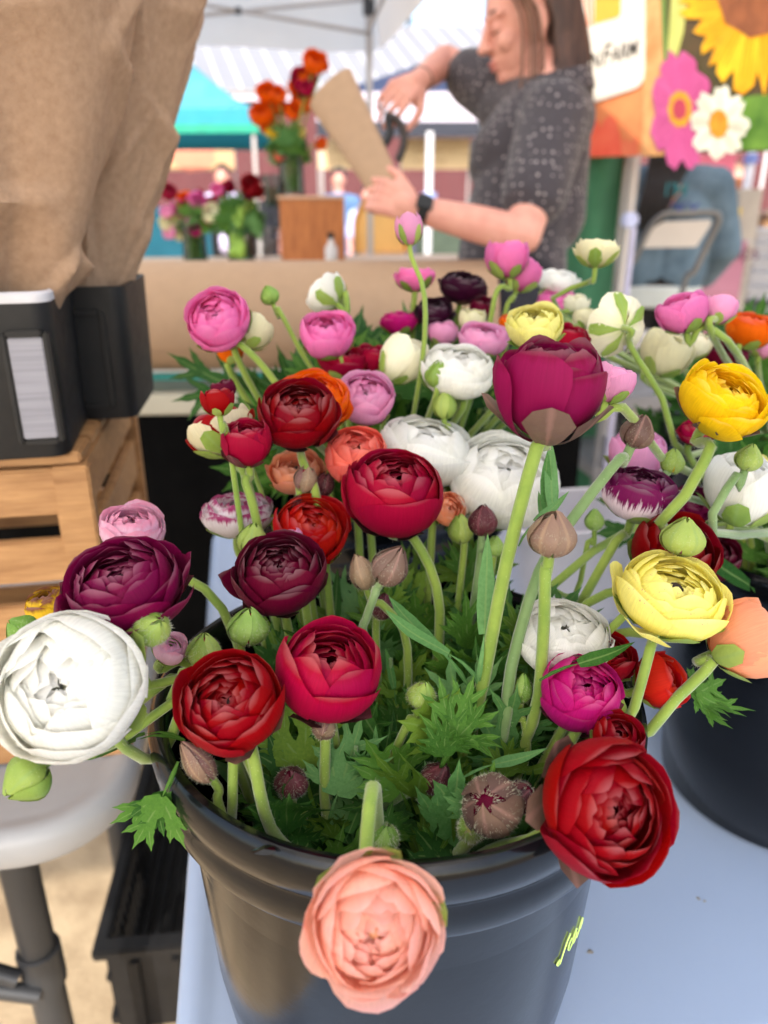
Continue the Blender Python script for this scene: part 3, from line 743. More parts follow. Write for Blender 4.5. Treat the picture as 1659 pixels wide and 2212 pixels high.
def flower(px,py,dia,d,kind,colr,face,label,b=1,way=None,sep='g',end=None,sepal_th=104,heart='d',zs=None,rs=.0034,skirt=(),seed=None,stem='y',leafs=(),sz=None,fz=True,reflex=0,hs=.10,wv=1.0,sw=.34):
    rg=random.Random(seed if seed is not None else int(px*7+py*13))
    R=dia/2*d/F*{'open':.92,'bowl':.90,'rose':.97}.get(kind,1.0); rs*=.86; c=P(px,py,d); n=camdir(face); B=BUCKETS[b]
    M=frame(n,rg.uniform(0,6.28))
    pts=stem_path(c,n,R,B,way,end)
    sp=bez(pts,22)
    root=thing('ranunculus',label,'flower',sp[-1],0,GROUPS[b])
    mt=PM[colr] if isinstance(colr,str) else None
    lay=LAYOUT[kind]; zs=zs or {'rose':.92,'open':.8,'ball':.95,'cup':1.0,'bowl':.85,'tulip':1.18,'goblet':1.1,'smooth':.9,'small':1.0,'back':.8}[kind]
    big = dia>150
    az0=rg.uniform(0,6.28); spiral=rg.choice((-1,1))
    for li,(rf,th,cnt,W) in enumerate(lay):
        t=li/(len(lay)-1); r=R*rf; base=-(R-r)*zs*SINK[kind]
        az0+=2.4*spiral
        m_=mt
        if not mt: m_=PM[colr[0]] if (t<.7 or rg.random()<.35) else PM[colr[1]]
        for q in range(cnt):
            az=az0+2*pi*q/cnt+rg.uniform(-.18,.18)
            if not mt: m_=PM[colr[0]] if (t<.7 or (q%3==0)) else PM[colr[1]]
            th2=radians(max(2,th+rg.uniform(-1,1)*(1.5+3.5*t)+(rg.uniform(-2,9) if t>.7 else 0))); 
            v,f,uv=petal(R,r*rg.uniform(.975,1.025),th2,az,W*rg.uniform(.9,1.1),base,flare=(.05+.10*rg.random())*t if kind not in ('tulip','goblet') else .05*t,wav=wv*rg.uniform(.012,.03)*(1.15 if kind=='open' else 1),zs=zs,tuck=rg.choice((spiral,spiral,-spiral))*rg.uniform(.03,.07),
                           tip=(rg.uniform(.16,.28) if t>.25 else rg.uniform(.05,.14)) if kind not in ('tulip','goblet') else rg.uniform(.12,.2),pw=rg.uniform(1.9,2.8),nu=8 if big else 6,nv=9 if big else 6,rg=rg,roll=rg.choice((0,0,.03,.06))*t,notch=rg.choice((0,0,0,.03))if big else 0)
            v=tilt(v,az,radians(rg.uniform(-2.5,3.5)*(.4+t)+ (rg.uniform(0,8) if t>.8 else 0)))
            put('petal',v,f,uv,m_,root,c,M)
    for (az_deg,th,W,scale) in skirt:      # petals that have fallen open
        v,f,uv=petal(R,R*1.0,radians(th),radians(az_deg),W,0,flare=.12,wav=.05,zs=zs,tip=.2,pw=2.4,nu=8,nv=9,rg=rg)
        v=[(x*scale,y*scale,z*scale) for x,y,z in v]
        # the azimuth of a skirt petal is counted in the picture plane: bring it into the flower's own frame
        Mi=frame(n,0)
        put('petal',v,f,uv,mt or PM[colr[1]],root,c,Mi)
    # the heart
    v=[];f=[]
    mb=MB().ell((0,0,-R*.02),(R*hs,R*hs,R*hs*1.1),None,10,7)
    o=link('heart',mesh('heart',[M@Vector(p) for p in mb.v],mb.f),{'d':M_heart,'g':(M_heartg if kind!='smooth' else (mt or M_heartg))}.get(heart) or (mt or M_heart),root); o.location=c-root.location
    ms={'g':M_sep,'b':M_sepd,'m':M_sepm,'p':M_sepp}[sep]
    for q in range(5):
        az=2*pi*q/5+rg.uniform(-.2,.2); r=R*(1.10 if kind=='goblet' else 1.045)
        v,f,uv=petal(R,r*.99,radians(sepal_th+rg.uniform(-10,14)),az,(sw if kind in ('tulip','goblet') else (.30 if kind=='back' else .48)),-R*.035,flare=(.28 if kind=='goblet' else .10)+reflex,wav=.04,zs=zs,tuck=0,tip=.30 if kind=='goblet' else .38,pw=2.0,nu=4,nv=6,rg=rg)
        if reflex: v=tilt(v,az,reflex*1.2)
        put('sepal',v,f,uv,ms,root,c,M)
    k=len(sp); rr=[rs*(.92+.25*(i/k)) for i in range(k)]; rr[0]*=1.5; rr[1]*=1.1
    mb=MB().tube([p-root.location for p in sp],rr,10)
    link('stem',mesh('stem',mb.v,mb.f),M_stem if stem=='y' else M_stemg,root)
    if fz and d<.56:
        fuzz(sp[1:],rr[1:],260,.0016,root)
    for (lx,ly,ld,wx,wy,wz,s,kd) in leafs:
        leaf(root,P(lx,ly,ld),camdir((wx,wy,wz)),camdir((-wx*.3,.6,.8)),s,M_leafb if kd else M_leaf,RG.choice(STRAPM) if kd==2 else None)
    return root
def bud(px,py,w_,h_,d,axis,label,b=1,colr='g',way=None,peek=None,end=None,rs=.0026,stem='y',hair=220,nod=0,open_=6,seed=None):
    rg=random.Random(seed if seed is not None else int(px*5+py*3)); R=w_/2*d/F; zs=h_/w_*.92; c=P(px,py,d); n=camdir(axis); B=BUCKETS[b]; M=frame(n,rg.uniform(0,6.28))
    pts=stem_path(c,n,R*.9,B,way,end); sp=bez(pts,20)
    root=thing('ranunculus_bud',label,'flower bud',sp[-1],0,'unopened buds among the flowers')
    ms={'g':M_bud,'b':M_sepd,'m':M_sepm,'p':M_sepp,'l':M_sep}[colr]
    # rolled petals inside
    mb=MB().ell((0,0,0),(R*.86,R*.86,R*.86*zs),None,14,10)
    o=link('inner_petals',mesh('inner_petals',[M@Vector(p) for p in mb.v],mb.f,[(.5,.6)]*len(mb.v)),PM[peek] if peek else ms,root); o.location=c-root.location
    for q in range(5):
        az=2*pi*q/5+rg.uniform(-.08,.08)
        v,f,uv=petal(R,R*(1+.02*(q%2)),radians(open_+rg.uniform(-4,8)),az,.80,0,flare=0,wav=.03,zs=zs,tuck=.05,tip=.24,pw=1.5,nu=6,nv=9,rg=rg)
        # drawn out to a point at the top
        v=[(x*(1-.35*max(0,z/(R*zs))**2),y*(1-.35*max(0,z/(R*zs))**2),z+R*.28*zs*max(0,z/(R*zs))**3) for x,y,z in v]
        put('sepal',v,f,uv,ms,root,c,M)
    k=len(sp); rr=[rs*(.9+.25*i/k) for i in range(k)]
    mb=MB().tube([p-root.location for p in sp],rr,9)
    link('stem',mesh('stem',mb.v,mb.f),M_stem if stem=='y' else M_stemg,root)
    if hair and d<.6:
        a=[c+M@Vector((0,0,R*zs*z)) for z in (-.98,-.8,-.45,0,.4,.7,.95)]; ra=[R*.2,R*.6,R*.89,R,R*.9,R*.6,R*.2]
        fuzz(a,ra,hair*4,.0022,root,lay=.4); fuzz(sp[1:],rr[1:],hair,.0016,root)
    return root
# ------------------------------------------------------------------ the market behind the stall
GY=lambda px,Y: (px-829.5)/1792.5*Y              # x of a far point from its picture column and its distance
GZ=lambda py,Y: CAM.z+(434.5-py)/1792.5*Y        # its height from its picture row (near the horizon)
M_roof=mat('white_metal_roof',(140,140,144),rough=.5,metal=.0,var=.03,scale=.6)
M_barn=mat('barn_red_boards',(98,52,55),rough=.8,rgb2=(82,42,46),scale=1.5,stretch=(6,6,.4))
M_fascia=mat('lilac_fascia',(196,190,206),rough=.6)
bn=thing('barn','long red barn with white ribbed metal roof across the market','building',(-2,26,0))
mix_box('wall',(0,2.6,2.1),(44,5,4.2),M_barn,bn,0)
mix_box('fascia',(0,-.06,4.20),(44.6,.12,.26),M_fascia,bn,0)
ze,zr2,yd=4.36,6.79,4.2
MB().add([(-22.4,-.2,ze),(22.4,-.2,ze),(22.4,yd,zr2),(-22.4,yd,zr2),(-22.4,-.2,ze-.08),(22.4,-.2,ze-.08),(22.4,yd,zr2-.08),(-22.4,yd,zr2-.08)],[(0,1,2,3),(7,6,5,4),(0,4,5,1),(1,5,6,2),(2,6,7,3),(3,7,4,0)]).build('roof',M_roof,bn)
MB().add([(-22.4,yd,zr2),(22.4,yd,zr2),(22.4,yd+4,ze),(-22.4,yd+4,ze)],[(0,1,2,3)]).build('roof',M_roof,bn)
M_rib=mat('roof_rib',(196,196,200),rough=.5)
rb0=None
for q in range(75):
    x=-22+q*.6
    if rb0 is None:
        a=Vector((0,-.22,ze)); b=Vector((-1.5,yd,zr2)); m=MB(); s=.05
        nrm=Vector((0,-(zr2-ze),yd+.2)).normalized()*.05
        m.add([a+Vector((-s,0,0)),a+Vector((s,0,0)),b+Vector((s,0,0)),b+Vector((-s,0,0)),a+nrm+Vector((-s*.6,0,0)),a+nrm+Vector((s*.6,0,0)),b+nrm+Vector((s*.6,0,0)),b+nrm+Vector((-s*.6,0,0))],[(4,5,6,7),(0,1,5,4),(1,2,6,5),(2,3,7,6),(3,0,4,7)])
        rb0=m.build('roof_rib',M_rib,bn); rb0.location=(x,0,0)
    else:
        o=rb0.copy(); COL.objects.link(o); o.parent=bn; o.location=(x,0,0)
cup=thing('roof_vent','dark turbine vent on the ridge of the barn roof','vent',(GY(880,30.4),30.2,6.74))
MB().tube([(0,0,0),(0,0,.5)],.09,10).build('vent_pipe',M_dark_metal,cup); MB().ell((0,0,.62),(.26,.26,.2)).build('vent_cap',M_dark_metal,cup,smooth=True)
for (x0,x1,zz0,zz1,lab) in ((-9.5,-6.8,0,2.6,'barn door'),(5,7.4,0,2.6,'barn door')):
    mix_box('door',(x0+1.3,.06,1.3),(x1-x0,.1,2.6),mat('barn_door_dark',(92,38,40),rough=.8),bn,.01)

def tent(name,label,x0,x1,y0,y1,ze,zv,za,mr,mv,stripe=None,legm=None):
    cx,cy=(x0+x1)/2,(y0+y1)/2; t=thing(name,label,'tent',(cx,cy,0)); hx,hy=(x1-x0)/2,(y1-y0)/2
    k=10; v=[];f=[]
    for i in range(k+1):
        for j in range(k+1):
            x=-hx+2*hx*i/k; y=-hy+2*hy*j/k; u=max(0.0,1-max(abs(x)/hx,abs(y)/hy)); v.append((x,y,ze+(za-ze)*(u**1.25)))
    for i in range(k):
        for j in range(k): a=i*(k+1)+j; f.append((a,a+k+1,a+k+2,a+1))
    MB().add(v,f).build('roof_fabric',mr,t,smooth=False)
    for (ax,ay,bx,by) in ((-hx,-hy,hx,-hy),(hx,-hy,hx,hy),(-hx,hy,hx,hy),(-hx,-hy,-hx,hy)):
        m=MB(); m.add([(ax,ay,ze),(bx,by,ze),(bx*1.004,by*1.004,zv),(ax*1.004,ay*1.004,zv)],[(0,1,2,3)]); m.build('valance',mv,t)
        if stripe: MB().add([(ax*1.006,ay*1.006,zv+.075),(bx*1.006,by*1.006,zv+.075),(bx*1.008,by*1.008,zv-.01),(ax*1.008,ay*1.008,zv-.01)],[(0,1,2,3)]).build('valance_stripe',stripe,t)
    for a in (-1,1):
        for b in (-1,1): MB().box((a*(hx-.05),b*(hy-.05),ze/2),(.036,.036,ze)).build('leg',legm or M_pole,t)
    return t
M_aqua=mat('aqua_tent_fabric',(92,172,188),rough=.7,var=.03,transl=.25)
M_aqua2=mat('teal_tent_valance',(44,150,170),rough=.7,var=.05,transl=.2)
M_gstripe=mat('sea_green_stripe',(20,150,120),rough=.7)
tent('market_tent','aqua market tent with teal valance and green hem at left',-4.33,-1.33,9.0,12.0,2.19,1.97,3.25,M_aqua,M_aqua2,M_gstripe,M_pole)
M_navy=mat('navy_tent_fabric',(52,60,86),rough=.7,var=.06)
M_lav=mat('pale_lilac_panel',(206,198,212),rough=.7,var=.03,transl=.1)
M_nstrip=mat('dark_navy_strip',(38,42,56),rough=.7)
x0,x1=GY(690,12.5),GY(1180,12.5)
t=tent('market_tent','navy market tent with pale lilac front panel behind the woman\'s arm',x0,x1,12.5,15.5,GZ(226,12.5),GZ(282,12.5),GZ(168,14),M_navy,M_lav,None,M_pole)
tx=(x0+x1)/2
MB().box((0,-1.52,(GZ(281,12.5)+GZ(308,12.5))/2),(x1-x0+.02,.02,GZ(281,12.5)-GZ(308,12.5))).build('dark_hem',M_nstrip,t)
# cream banners hung under the tents
M_peach=mat('peach_banner_cloth',(222,178,134),rough=.7,var=.03); M_crm=mat('cream_banner_cloth',(222,194,148),rough=.7,var=.03)
M_print=mat('faded_orange_print',(242,150,120),rough=.7,var=.05); M_txt=mat('faded_brown_print',(206,172,128),rough=.7,var=.05)
def banner_far(x0p,x1p,y0p,y1p,Y,mt,label):
    b=thing('banner',label,'banner',((GY(x0p,Y)+GY(x1p,Y))/2,Y,0),0,'cream banners on the barn side'); w=GY(x1p,Y)-GY(x0p,Y); z0,z1=GZ(y1p,Y),GZ(y0p,Y)
    mix_box('banner_cloth',(0,0,(z0+z1)/2),(w,.012,z1-z0),mt,b,0)
    for s in (-1,1): MB().tube([(s*w/2,.03,0),(s*w/2,.03,z1+.05)],.02,6).build('banner_pole',M_pole,b)
    return b,w,z0,z1
b,w_,z0,z1=banner_far(330,512,308,374,12.6,M_peach,'peach coloured banner with orange emblem under the aqua tent')
ex=GY(425,12.6)-b.location.x
MB().prism([( .33*cos(a*2*pi/14)*(1+.12*(a%2)), .24*sin(a*2*pi/14)*(1+.1*((a+1)%2))) for a in range(14)],-.002,.002,Matrix.Translation((ex,-.010,(z0+z1)/2))@Matrix.Rotation(pi/2,4,'X')).build('emblem',M_print,b)
MB().prism([(-.07,0),(.07,0),(.05,.2),(-.04,.22)],-.002,.002,Matrix.Translation((ex,-.0125,(z0+z1)/2+.16))@Matrix.Rotation(pi/2,4,'X')).build('emblem',M_print,b)
for (a0,a1,lab) in ((690,826,'cream banner with faint lettering left of the paper wrap'),(866,1010,'cream banner with faint lettering right of the paper wrap')):
    b,w_,z0,z1=banner_far(a0,a1,312,372,13.2,M_crm,lab)
    rg=random.Random(a0)
    for row,(zz,hh) in enumerate((((z0+z1)/2+.05,.07),((z0+z1)/2-.10,.08))):
        x=-w_*.28
        while x<w_*.30 - row*.15:
            q=rg.uniform(.025,.05); MB().box((x,-.008,zz),(q,.003,hh*rg.uniform(.6,1))).build('lettering',M_txt,b); x+=q+rg.uniform(.02,.05)
# a white pole with two bright feet in front of the banners
wp=thing('umbrella_pole','thin white pole standing before the cream banner','pole',(GY(926,8.0),8.0,0))
MB().tube([(0,0,.08),(0,0,GZ(300,8))],.035,10).build('shaft',M_whitem,wp,smooth=True)
MB().lathe([(.001,0),(.24,0),(.24,.05),(.05,.10),(.036,.12)],20).build('base',M_dark_metal,wp,smooth=True)
MB().lathe([(.036,-.07),(.075,-.07),(.075,.07),(.036,.07)],14,(0,0,GZ(433,8))).build('clamp',mat('pale_blue_clamp',(170,190,246),rough=.4),wp,smooth=True)
# produce tables in the distance
def produce(x,Y,w,label,seed,z=.80):
    t=thing('produce_table',label,'table',(x,Y,0),0,'produce tables across the market'); rg=random.Random(seed)
    mix_box('tabletop',(0,0,z-.02),(w,.7,.04),M_whitem,t,0)
    mix_box('table_cloth',(0,-.36,z*.5),(w,.012,z*.96),mat('cloth_%d'%(seed%3),((120,60,60),(90,90,110),(70,84,70))[seed%3],rough=.8),t,0)
    for a in (-1,1): MB().tube([(a*(w/2-.08),.28,z-.03),(a*(w/2-.08),.28,0)],.02,6).build('leg',M_dark_metal,t)
    n=int(w/.34); cols=[('red',(196,50,44)),('white',(226,220,210)),('green',(96,140,70)),('orange',(214,150,70)),('pink',(230,120,130)),('brown',(120,96,80)),('pale grey',(190,190,205))]; rg.shuffle(cols); short=label.replace('far ','').replace('produce ','')
    for k in range(n):
        cname,c=cols[k%7]
        px=-w/2+.2+k*(w-.4)/max(1,n-1)
        bx=thing('produce_box','produce box with %s goods on a far market table'%('mixed'),'box',(x+px,Y-.05,z+.001),0,'produce boxes on the far tables')
        bx['label']='small box of %s goods on the %s'%(cname,short)
        mix_box('box_body',(0,0,.07),(.28,.5,.14),mat('box_brown',(150,112,76),rough=.8),bx,0)
        m=MB()
        for q in range(9): m.ell((rg.uniform(-.1,.1),rg.uniform(-.2,.2),.16+rg.uniform(0,.05)),(.065,.065,.055),None,7,5)
        o=m.build('produce',mat('produce_%d_%d_%d'%c,c,rough=.6),bx,smooth=True); o['kind']='stuff'
produce(GY(640,11.4),11.4,1.6,'far produce table left of the paper wrap',3,.95)
produce(GY(770,10.6),10.6,1.5,'far produce table right of the wooden box',4,.95)
produce(GY(905,11),11,1.7,'far produce table before the cream banner',5,1.0)
produce(GY(430,10.4),10.4,2.0,'produce table under the aqua tent',7,.9)
produce(GY(1010,12),12,1.2,'far produce table partly behind the woman',6,1.0)
# people
SKIN=mat('skin',(222,164,146),rough=.5,spec=.35,var=.05,scale=30,rgb2=(212,146,130))
SKIN2=mat('skin_tan',(176,120,96),rough=.5,spec=.35,var=.05,scale=30)
def hair_mat(name,c): return mat(name,c,rough=.45,spec=.4,var=.3,scale=60,sheen=.1)
def person_far(x,Y,label,shirt,trous,hairc,h=1.68,face=-1,bag=None):
    t=thing('person',label,'person',(x,Y,0)); s=h/1.7; m=MB(); k=lambda a,b,c:(a*s,b*s,c*s)
    m.ell(k(0,0,1.58),(.078*s,.092*s,.112*s)); m.cap(k(0,0,1.38),k(0,0,1.5),.055*s,.05*s)
    m.ell(k(0,face*.092,1.575),(.014*s,.018*s,.022*s)); 
    for a in (-1,1): m.ell(k(a*.08,0,1.575),(.012*s,.02*s,.03*s))
    m.cap(k(-.13,0,1.35),k(.13,0,1.35),.07*s,.07*s); m.cap(k(0,0,1.3),k(0,0,.95),.135*s,.14*s)
    for a in (-1,1):
        m.cap(k(a*.19,0,1.36),k(a*.24,.02,1.08),.048*s,.042*s); m.cap(k(a*.24,.02,1.08),k(a*.23,face*.13,.86),.04*s,.03*s); m.ell(k(a*.23,face*.16,.80),(.03*s,.04*s,.06*s))
        m.cap(k(a*.09,0,.92),k(a*.10,0,.5),.085*s,.062*s); m.cap(k(a*.10,0,.5),k(a*.10,.02,.09),.058*s,.04*s); m.cap(k(a*.10,.03,.045),k(a*.10,face*.13,.04),.042*s,.036*s)
    m.remesh('body',SKIN2 if bag else SKIN,t,.022,2)
    m=MB(); m.cap(k(-.13,0,1.34),k(.13,0,1.34),.088*s,.088*s); m.cap(k(0,0,1.3),k(0,0,.9),.152*s,.160*s)
    for a in (-1,1): m.cap(k(a*.19,0,1.35),k(a*.235,.01,1.12),.066*s,.064*s)
    m.remesh('shirt',shirt,t,.024,2)
    m=MB(); m.cap(k(-.05,0,.92),k(.05,0,.92),.150*s,.150*s)
    for a in (-1,1): m.cap(k(a*.09,0,.9),k(a*.10,0,.5),.104*s,.080*s); m.cap(k(a*.10,0,.5),k(a*.10,.02,.10),.078*s,.066*s)
    m.remesh('trousers',trous,t,.024,2)
    m=MB(); m.ell(k(0,-face*.025,1.615),(.09*s,.095*s,.105*s)); m.cap(k(0,-face*.06,1.55),k(0,-face*.07,1.45),.06*s,.04*s); m.build('hair',hairc,t,smooth=True)
    return t
HB=hair_mat('black_hair',(16,14,16)); HBR=hair_mat('brown_hair',(72,46,34))
cl=lambda n,c: mat('cloth_'+n,c,rough=.85,var=.1,scale=20)
person_far(GY(484,9.2),9.2,'far person with black hair and pale lilac top beside the aqua tent',cl('lilac',(206,198,232)),cl('dark',(40,42,50)),HB,1.66)
person_far(GY(733,9.6),9.6,'far person with dark hair and blue shirt behind the wooden box',cl('blue',(96,130,172)),cl('jeans',(92,122,164)),HB,1.64)
person_far(GY(795,9.0),9.0,'far person in pale blue shirt beside the yellow chair',cl('pale_blue',(190,196,240)),cl('grey',(120,116,116)),HBR,1.46)
person_far(GY(566,10.0),10.0,'far person in dark clothes by the tent pole',cl('black',(34,36,44)),cl('dark2',(38,38,44)),HB,1.55)
person_far(GY(1582,8.2),8.2,'far person with fair hair in dark top at right edge',cl('navy',(46,50,74)),cl('dark3',(44,44,50)),hair_mat('fair_hair',(176,140,110)),1.62,-1)

# ------------------------------------------------------------------ display table with vases and the wooden box
DZ=1.085; DY=2.95
dt=thing('display_table','high wooden display table behind the paper roll','table',(-.36,DY+.15,0),PHI)
mix_box('tabletop',(0,0,DZ-.016),(1.5,.55,.03),mat('pale_wood',(206,180,148),rough=.6,rgb2=(180,150,118),scale=10,stretch=(1,10,10)),dt,.003)
for a in (-.7,.7):
    for b in (-.22,.22): mix_box('leg',(a,b,(DZ-.032)/2),(.04,.04,DZ-.034),M_wood,dt)
GLASS=glass_mat('clear_glass'); M_wat=glass_mat('vase_water',(214,228,206),.12)
def on_disp(px,Yo): return Vector((GY(px,Yo),Yo,DZ+.0005))
def vase(px,Y,z,h,r,label):
    t=thing('glass_vase',label,'vase',(GY(px,Y),Y,z),0,'glass vases on the display table')
    MB().lathe([(.0005,0),(r*.9,0),(r,.006),(r*.93,h*.5),(r,h),(r-.003,h),(r*.93-.003,h*.5),(r-.004,.009),(.0005,.008)],24).build('vase_glass',GLASS,t,smooth=True)
    MB().lathe([(.0005,.009),(r-.006,.010),(r*.92-.005,h*.5),(r*.94-.005,h*.62),(.0005,h*.62)],20).build('vase_water',M_wat,t,smooth=True)
    return t
def bouquet(px,Y,z,hv,blooms,label,seed,nleaf,spread,hgt,tall=()):
    t=thing('bouquet',label,'bouquet',(GY(px,Y),Y,z),0,'bouquets in glass vases'); rg=random.Random(seed); C=t.location
    for (bx,by,dia,col) in blooms:
        c=Vector((GY(bx,Y),Y+rg.uniform(-.05,.04),GZ(by,Y)))-C; R=dia*.54*Y/1792.5; n=Vector((rg.uniform(-.4,.4),-.7,rg.uniform(.2,.9))); M=frame(n,rg.uniform(0,6))
        m=MB(); uvs=[]
        for (rf,th,cnt,W) in ((.45,16,3,1.1),(.7,34,4,1.0),(.9,52,5,.9),(1.02,72,5,.8)):
            for q in range(cnt):
                v,f,uv=petal(R,R*rf,radians(th+rg.uniform(-6,6)),2*pi*q/cnt+rf*5,W,-(R-R*rf)*.5,flare=.1,wav=.04,nu=4,nv=5,rg=rg); m.add([c+M@Vector(p) for p in v],f); uvs+=uv
        link('bloom',mesh('bloom',m.v,m.f,uvs),PM[col],t)
        b=Vector((rg.uniform(-.02,.02),rg.uniform(-.02,.02),.012)); MB().tube(bez([c-n*R*.5,c*.6+Vector((0,0,hv*.35)),Vector((0,0,hv*.75))+b,b],9),.0035,6).build('stem',M_stem,t,smooth=True)
    bx_=[q[0] for q in blooms]; by_=[q[1] for q in blooms]; cs=[q[3] for q in blooms]
    extra=[(rg.uniform(min(bx_),max(bx_)),rg.uniform(min(by_),max(by_)),rg.uniform(20,32),rg.choice(cs)) for _ in range(9 if nleaf<60 else 4)]
    for (bx,by,dia,col) in extra:
        c=Vector((GY(bx,Y),Y+rg.uniform(-.03,.06),GZ(by,Y)))-C; R=dia*.54*Y/1792.5; M=frame(Vector((rg.uniform(-.5,.5),-.7,rg.uniform(.2,.9))),rg.uniform(0,6)); m=MB(); uvs=[]
        for (rf,th,cnt,W) in ((.6,24,3,1.1),(.85,46,5,.9),(1.0,68,5,.8)):
            for q in range(cnt):
                v,f,uv=petal(R,R*rf,radians(th+rg.uniform(-6,6)),2*pi*q/cnt+rf*5,W,-(R-R*rf)*.5,flare=.1,wav=.04,nu=4,nv=5,rg=rg); m.add([c+M@Vector(p) for p in v],f); uvs+=uv
        link('bloom',mesh('bloom',m.v,m.f,uvs),PM[col],t); MB().tube(bez([c,c*.6+Vector((0,0,hv*.35)),Vector((rg.uniform(-.02,.02),rg.uniform(-.02,.02),.012))],8),.003,6).build('stem',M_stem,t,smooth=True)
    for k in range(nleaf):
        a=rg.uniform(0,6.28); b=C+Vector((rg.uniform(-.03,.03),rg.uniform(-.03,.03),hv*rg.uniform(.55,1.1))); out=Vector((cos(a),sin(a)*.8,0))
        leaf(t,b,out*rg.uniform(.2,1.0)*spread+Vector((0,0,1)),Vector((0,-1,.4)),hgt*rg.uniform(.55,1.1),rg.choice((M_leaf,M_leafd,M_leafb,M_leaf)))
    for (bx,by,tx_,ty_) in tall:
        m=MB(); p0=Vector((GY(bx,Y),Y-.04,GZ(by,Y)))-C; p1=Vector((GY(tx_,Y),Y-.02,GZ(ty_,Y)))-C
        for k in range(26):
            s=k/25; p=p0.lerp(p1,s); m.ell(p+Vector((rg.uniform(-.012,.012),rg.uniform(-.012,.012),0)),(.016*(1.15-s*.7),.016*(1.15-s*.7),.022),None,6,4)
        o=m.build('flower_spike',mat('lime_spike',(140,180,70),rough=.6),t,smooth=True)
YA=2.98
vase(412,YA,DZ,.135,.045,'glass vase at left holding the mixed ranunculus bouquet')
bouquet(412,YA,DZ,.135,[(372,415,34,'crimson'),(395,432,34,'orange'),(425,437,40,'pink'),(450,440,36,'crim2'),(385,450,36,'pink'),(455,458,38,'ivory'),(360,478,40,'cream'),(380,498,36,'cream'),(420,492,26,'hot'),(410,470,30,'lpink'),(440,470,30,'crimson'),(362,455,26,'lpink'),(402,448,26,'red')],'mixed pink, orange and cream bouquet in the left vase',1,26,.9,.085)
vase(514,YA,DZ,.125,.05,'glass vase holding the leafy green bouquet')
bouquet(514,YA,DZ,.125,[(493,405,26,'crim2'),(470,412,26,'pink'),(548,402,40,'red'),(560,415,28,'redd'),(540,420,24,'burg')],'leafy green bouquet with a few red flowers',2,70,.8,.13,((512,540,520,455),(505,540,512,470)))
YB=3.02
BXZ=GZ(430,YB)
wb=thing('wooden_box','plain orange brown plywood box on the display table','box',(GY(670,YB-.08),YB+.03,DZ+.0005),radians(2))
bw=(740-601)/1792.5*(YB-.08); bh=BXZ-DZ-.002; bd=.22; th_=.012
mix_box('front_panel',(0,-bd/2+th_/2,bh/2),(bw,th_,bh),M_woodo,wb); mix_box('back_panel',(0,bd/2-th_/2,bh/2),(bw,th_,bh),M_woodo,wb)
for s in (-1,1): mix_box('side_panel',(s*(bw/2-th_/2-.0005),0,bh/2),(th_,bd-2*th_-.001,bh-.001),M_woodo,wb)
mix_box('lid',(0,0,bh+.006),(bw+.01,bd+.01,.012),mat('pale_lid_wood',(206,168,140),rough=.6,var=.1),wb)
bt=thing('small_bottle','small glass bottle with dark cap before the wooden box','bottle',(GY(712,YB-.17),YB-.15,DZ+.0005))
MB().lathe([(.0005,0),(.021,0),(.023,.004),(.023,.055),(.010,.075),(.010,.088)],20).build('bottle_glass',mat('milky_glass',(206,204,206),rough=.15,var=.05),bt,smooth=True)
MB().lathe([(.0005,.088),(.0125,.088),(.0125,.108),(.0005,.109)],16).build('cap',M_blackm,bt,smooth=True)
vz=BXZ+.0115
vase(632,YB,vz,.135,.047,'large glass vase on the wooden box holding orange flowers')
bouquet(632,YB,vz,.135,[(590,228,40,'orange'),(605,250,36,'orange'),(577,268,46,'orange'),(588,285,38,'orange'),(661,240,46,'orange'),(690,172,46,'orange'),(706,178,22,'orange'),(664,200,52,'crim2'),(672,222,30,'crim2'),(628,338,32,'lemonp'),(612,345,26,'coral'),(580,290,20,'yellow'),(612,232,34,'orange'),(640,262,30,'orange'),(600,300,30,'yellow'),(645,215,30,'orange'),(652,300,26,'lemonp')],'tall bouquet of orange flowers on the wooden box',3,64,1.0,.115)
vase(590,YB+.16,vz-.045,.12,.035,'slim glass vase behind the wooden box')
sl_=thing('plastic_sleeve','clear plastic flower sleeve leaning on the wooden box','sleeve',(GY(566,YA),YA-.02,DZ+.001),0)
m=MB(); v=[];f=[]
for i in range(9):
    s=i/8
    for j in range(9):
        a=-1.5+j/8*3.0; r=.012+.035*s; v.append((.045*s+r*sin(a),-r*cos(a)*.7+.004*sin(9*s+j),.125*s))
for i in range(8):
    for j in range(8): q=i*9+j; f.append((q,q+1,q+10,q+9))
m.add(v,f).build('sleeve_film',glass_mat('clear_film',(240,240,245),.5),sl_,smooth=True)
tent('market_tent','unseen white stall canopy added to shade the denim jacket, right of the banner',0.90,3.95,.9,6.6,2.45,2.2,3.1,M_canopy,M_canopy,None,M_pole)  # supposed neighbouring canopy, unseen, added so its shade falls on the denim jacket
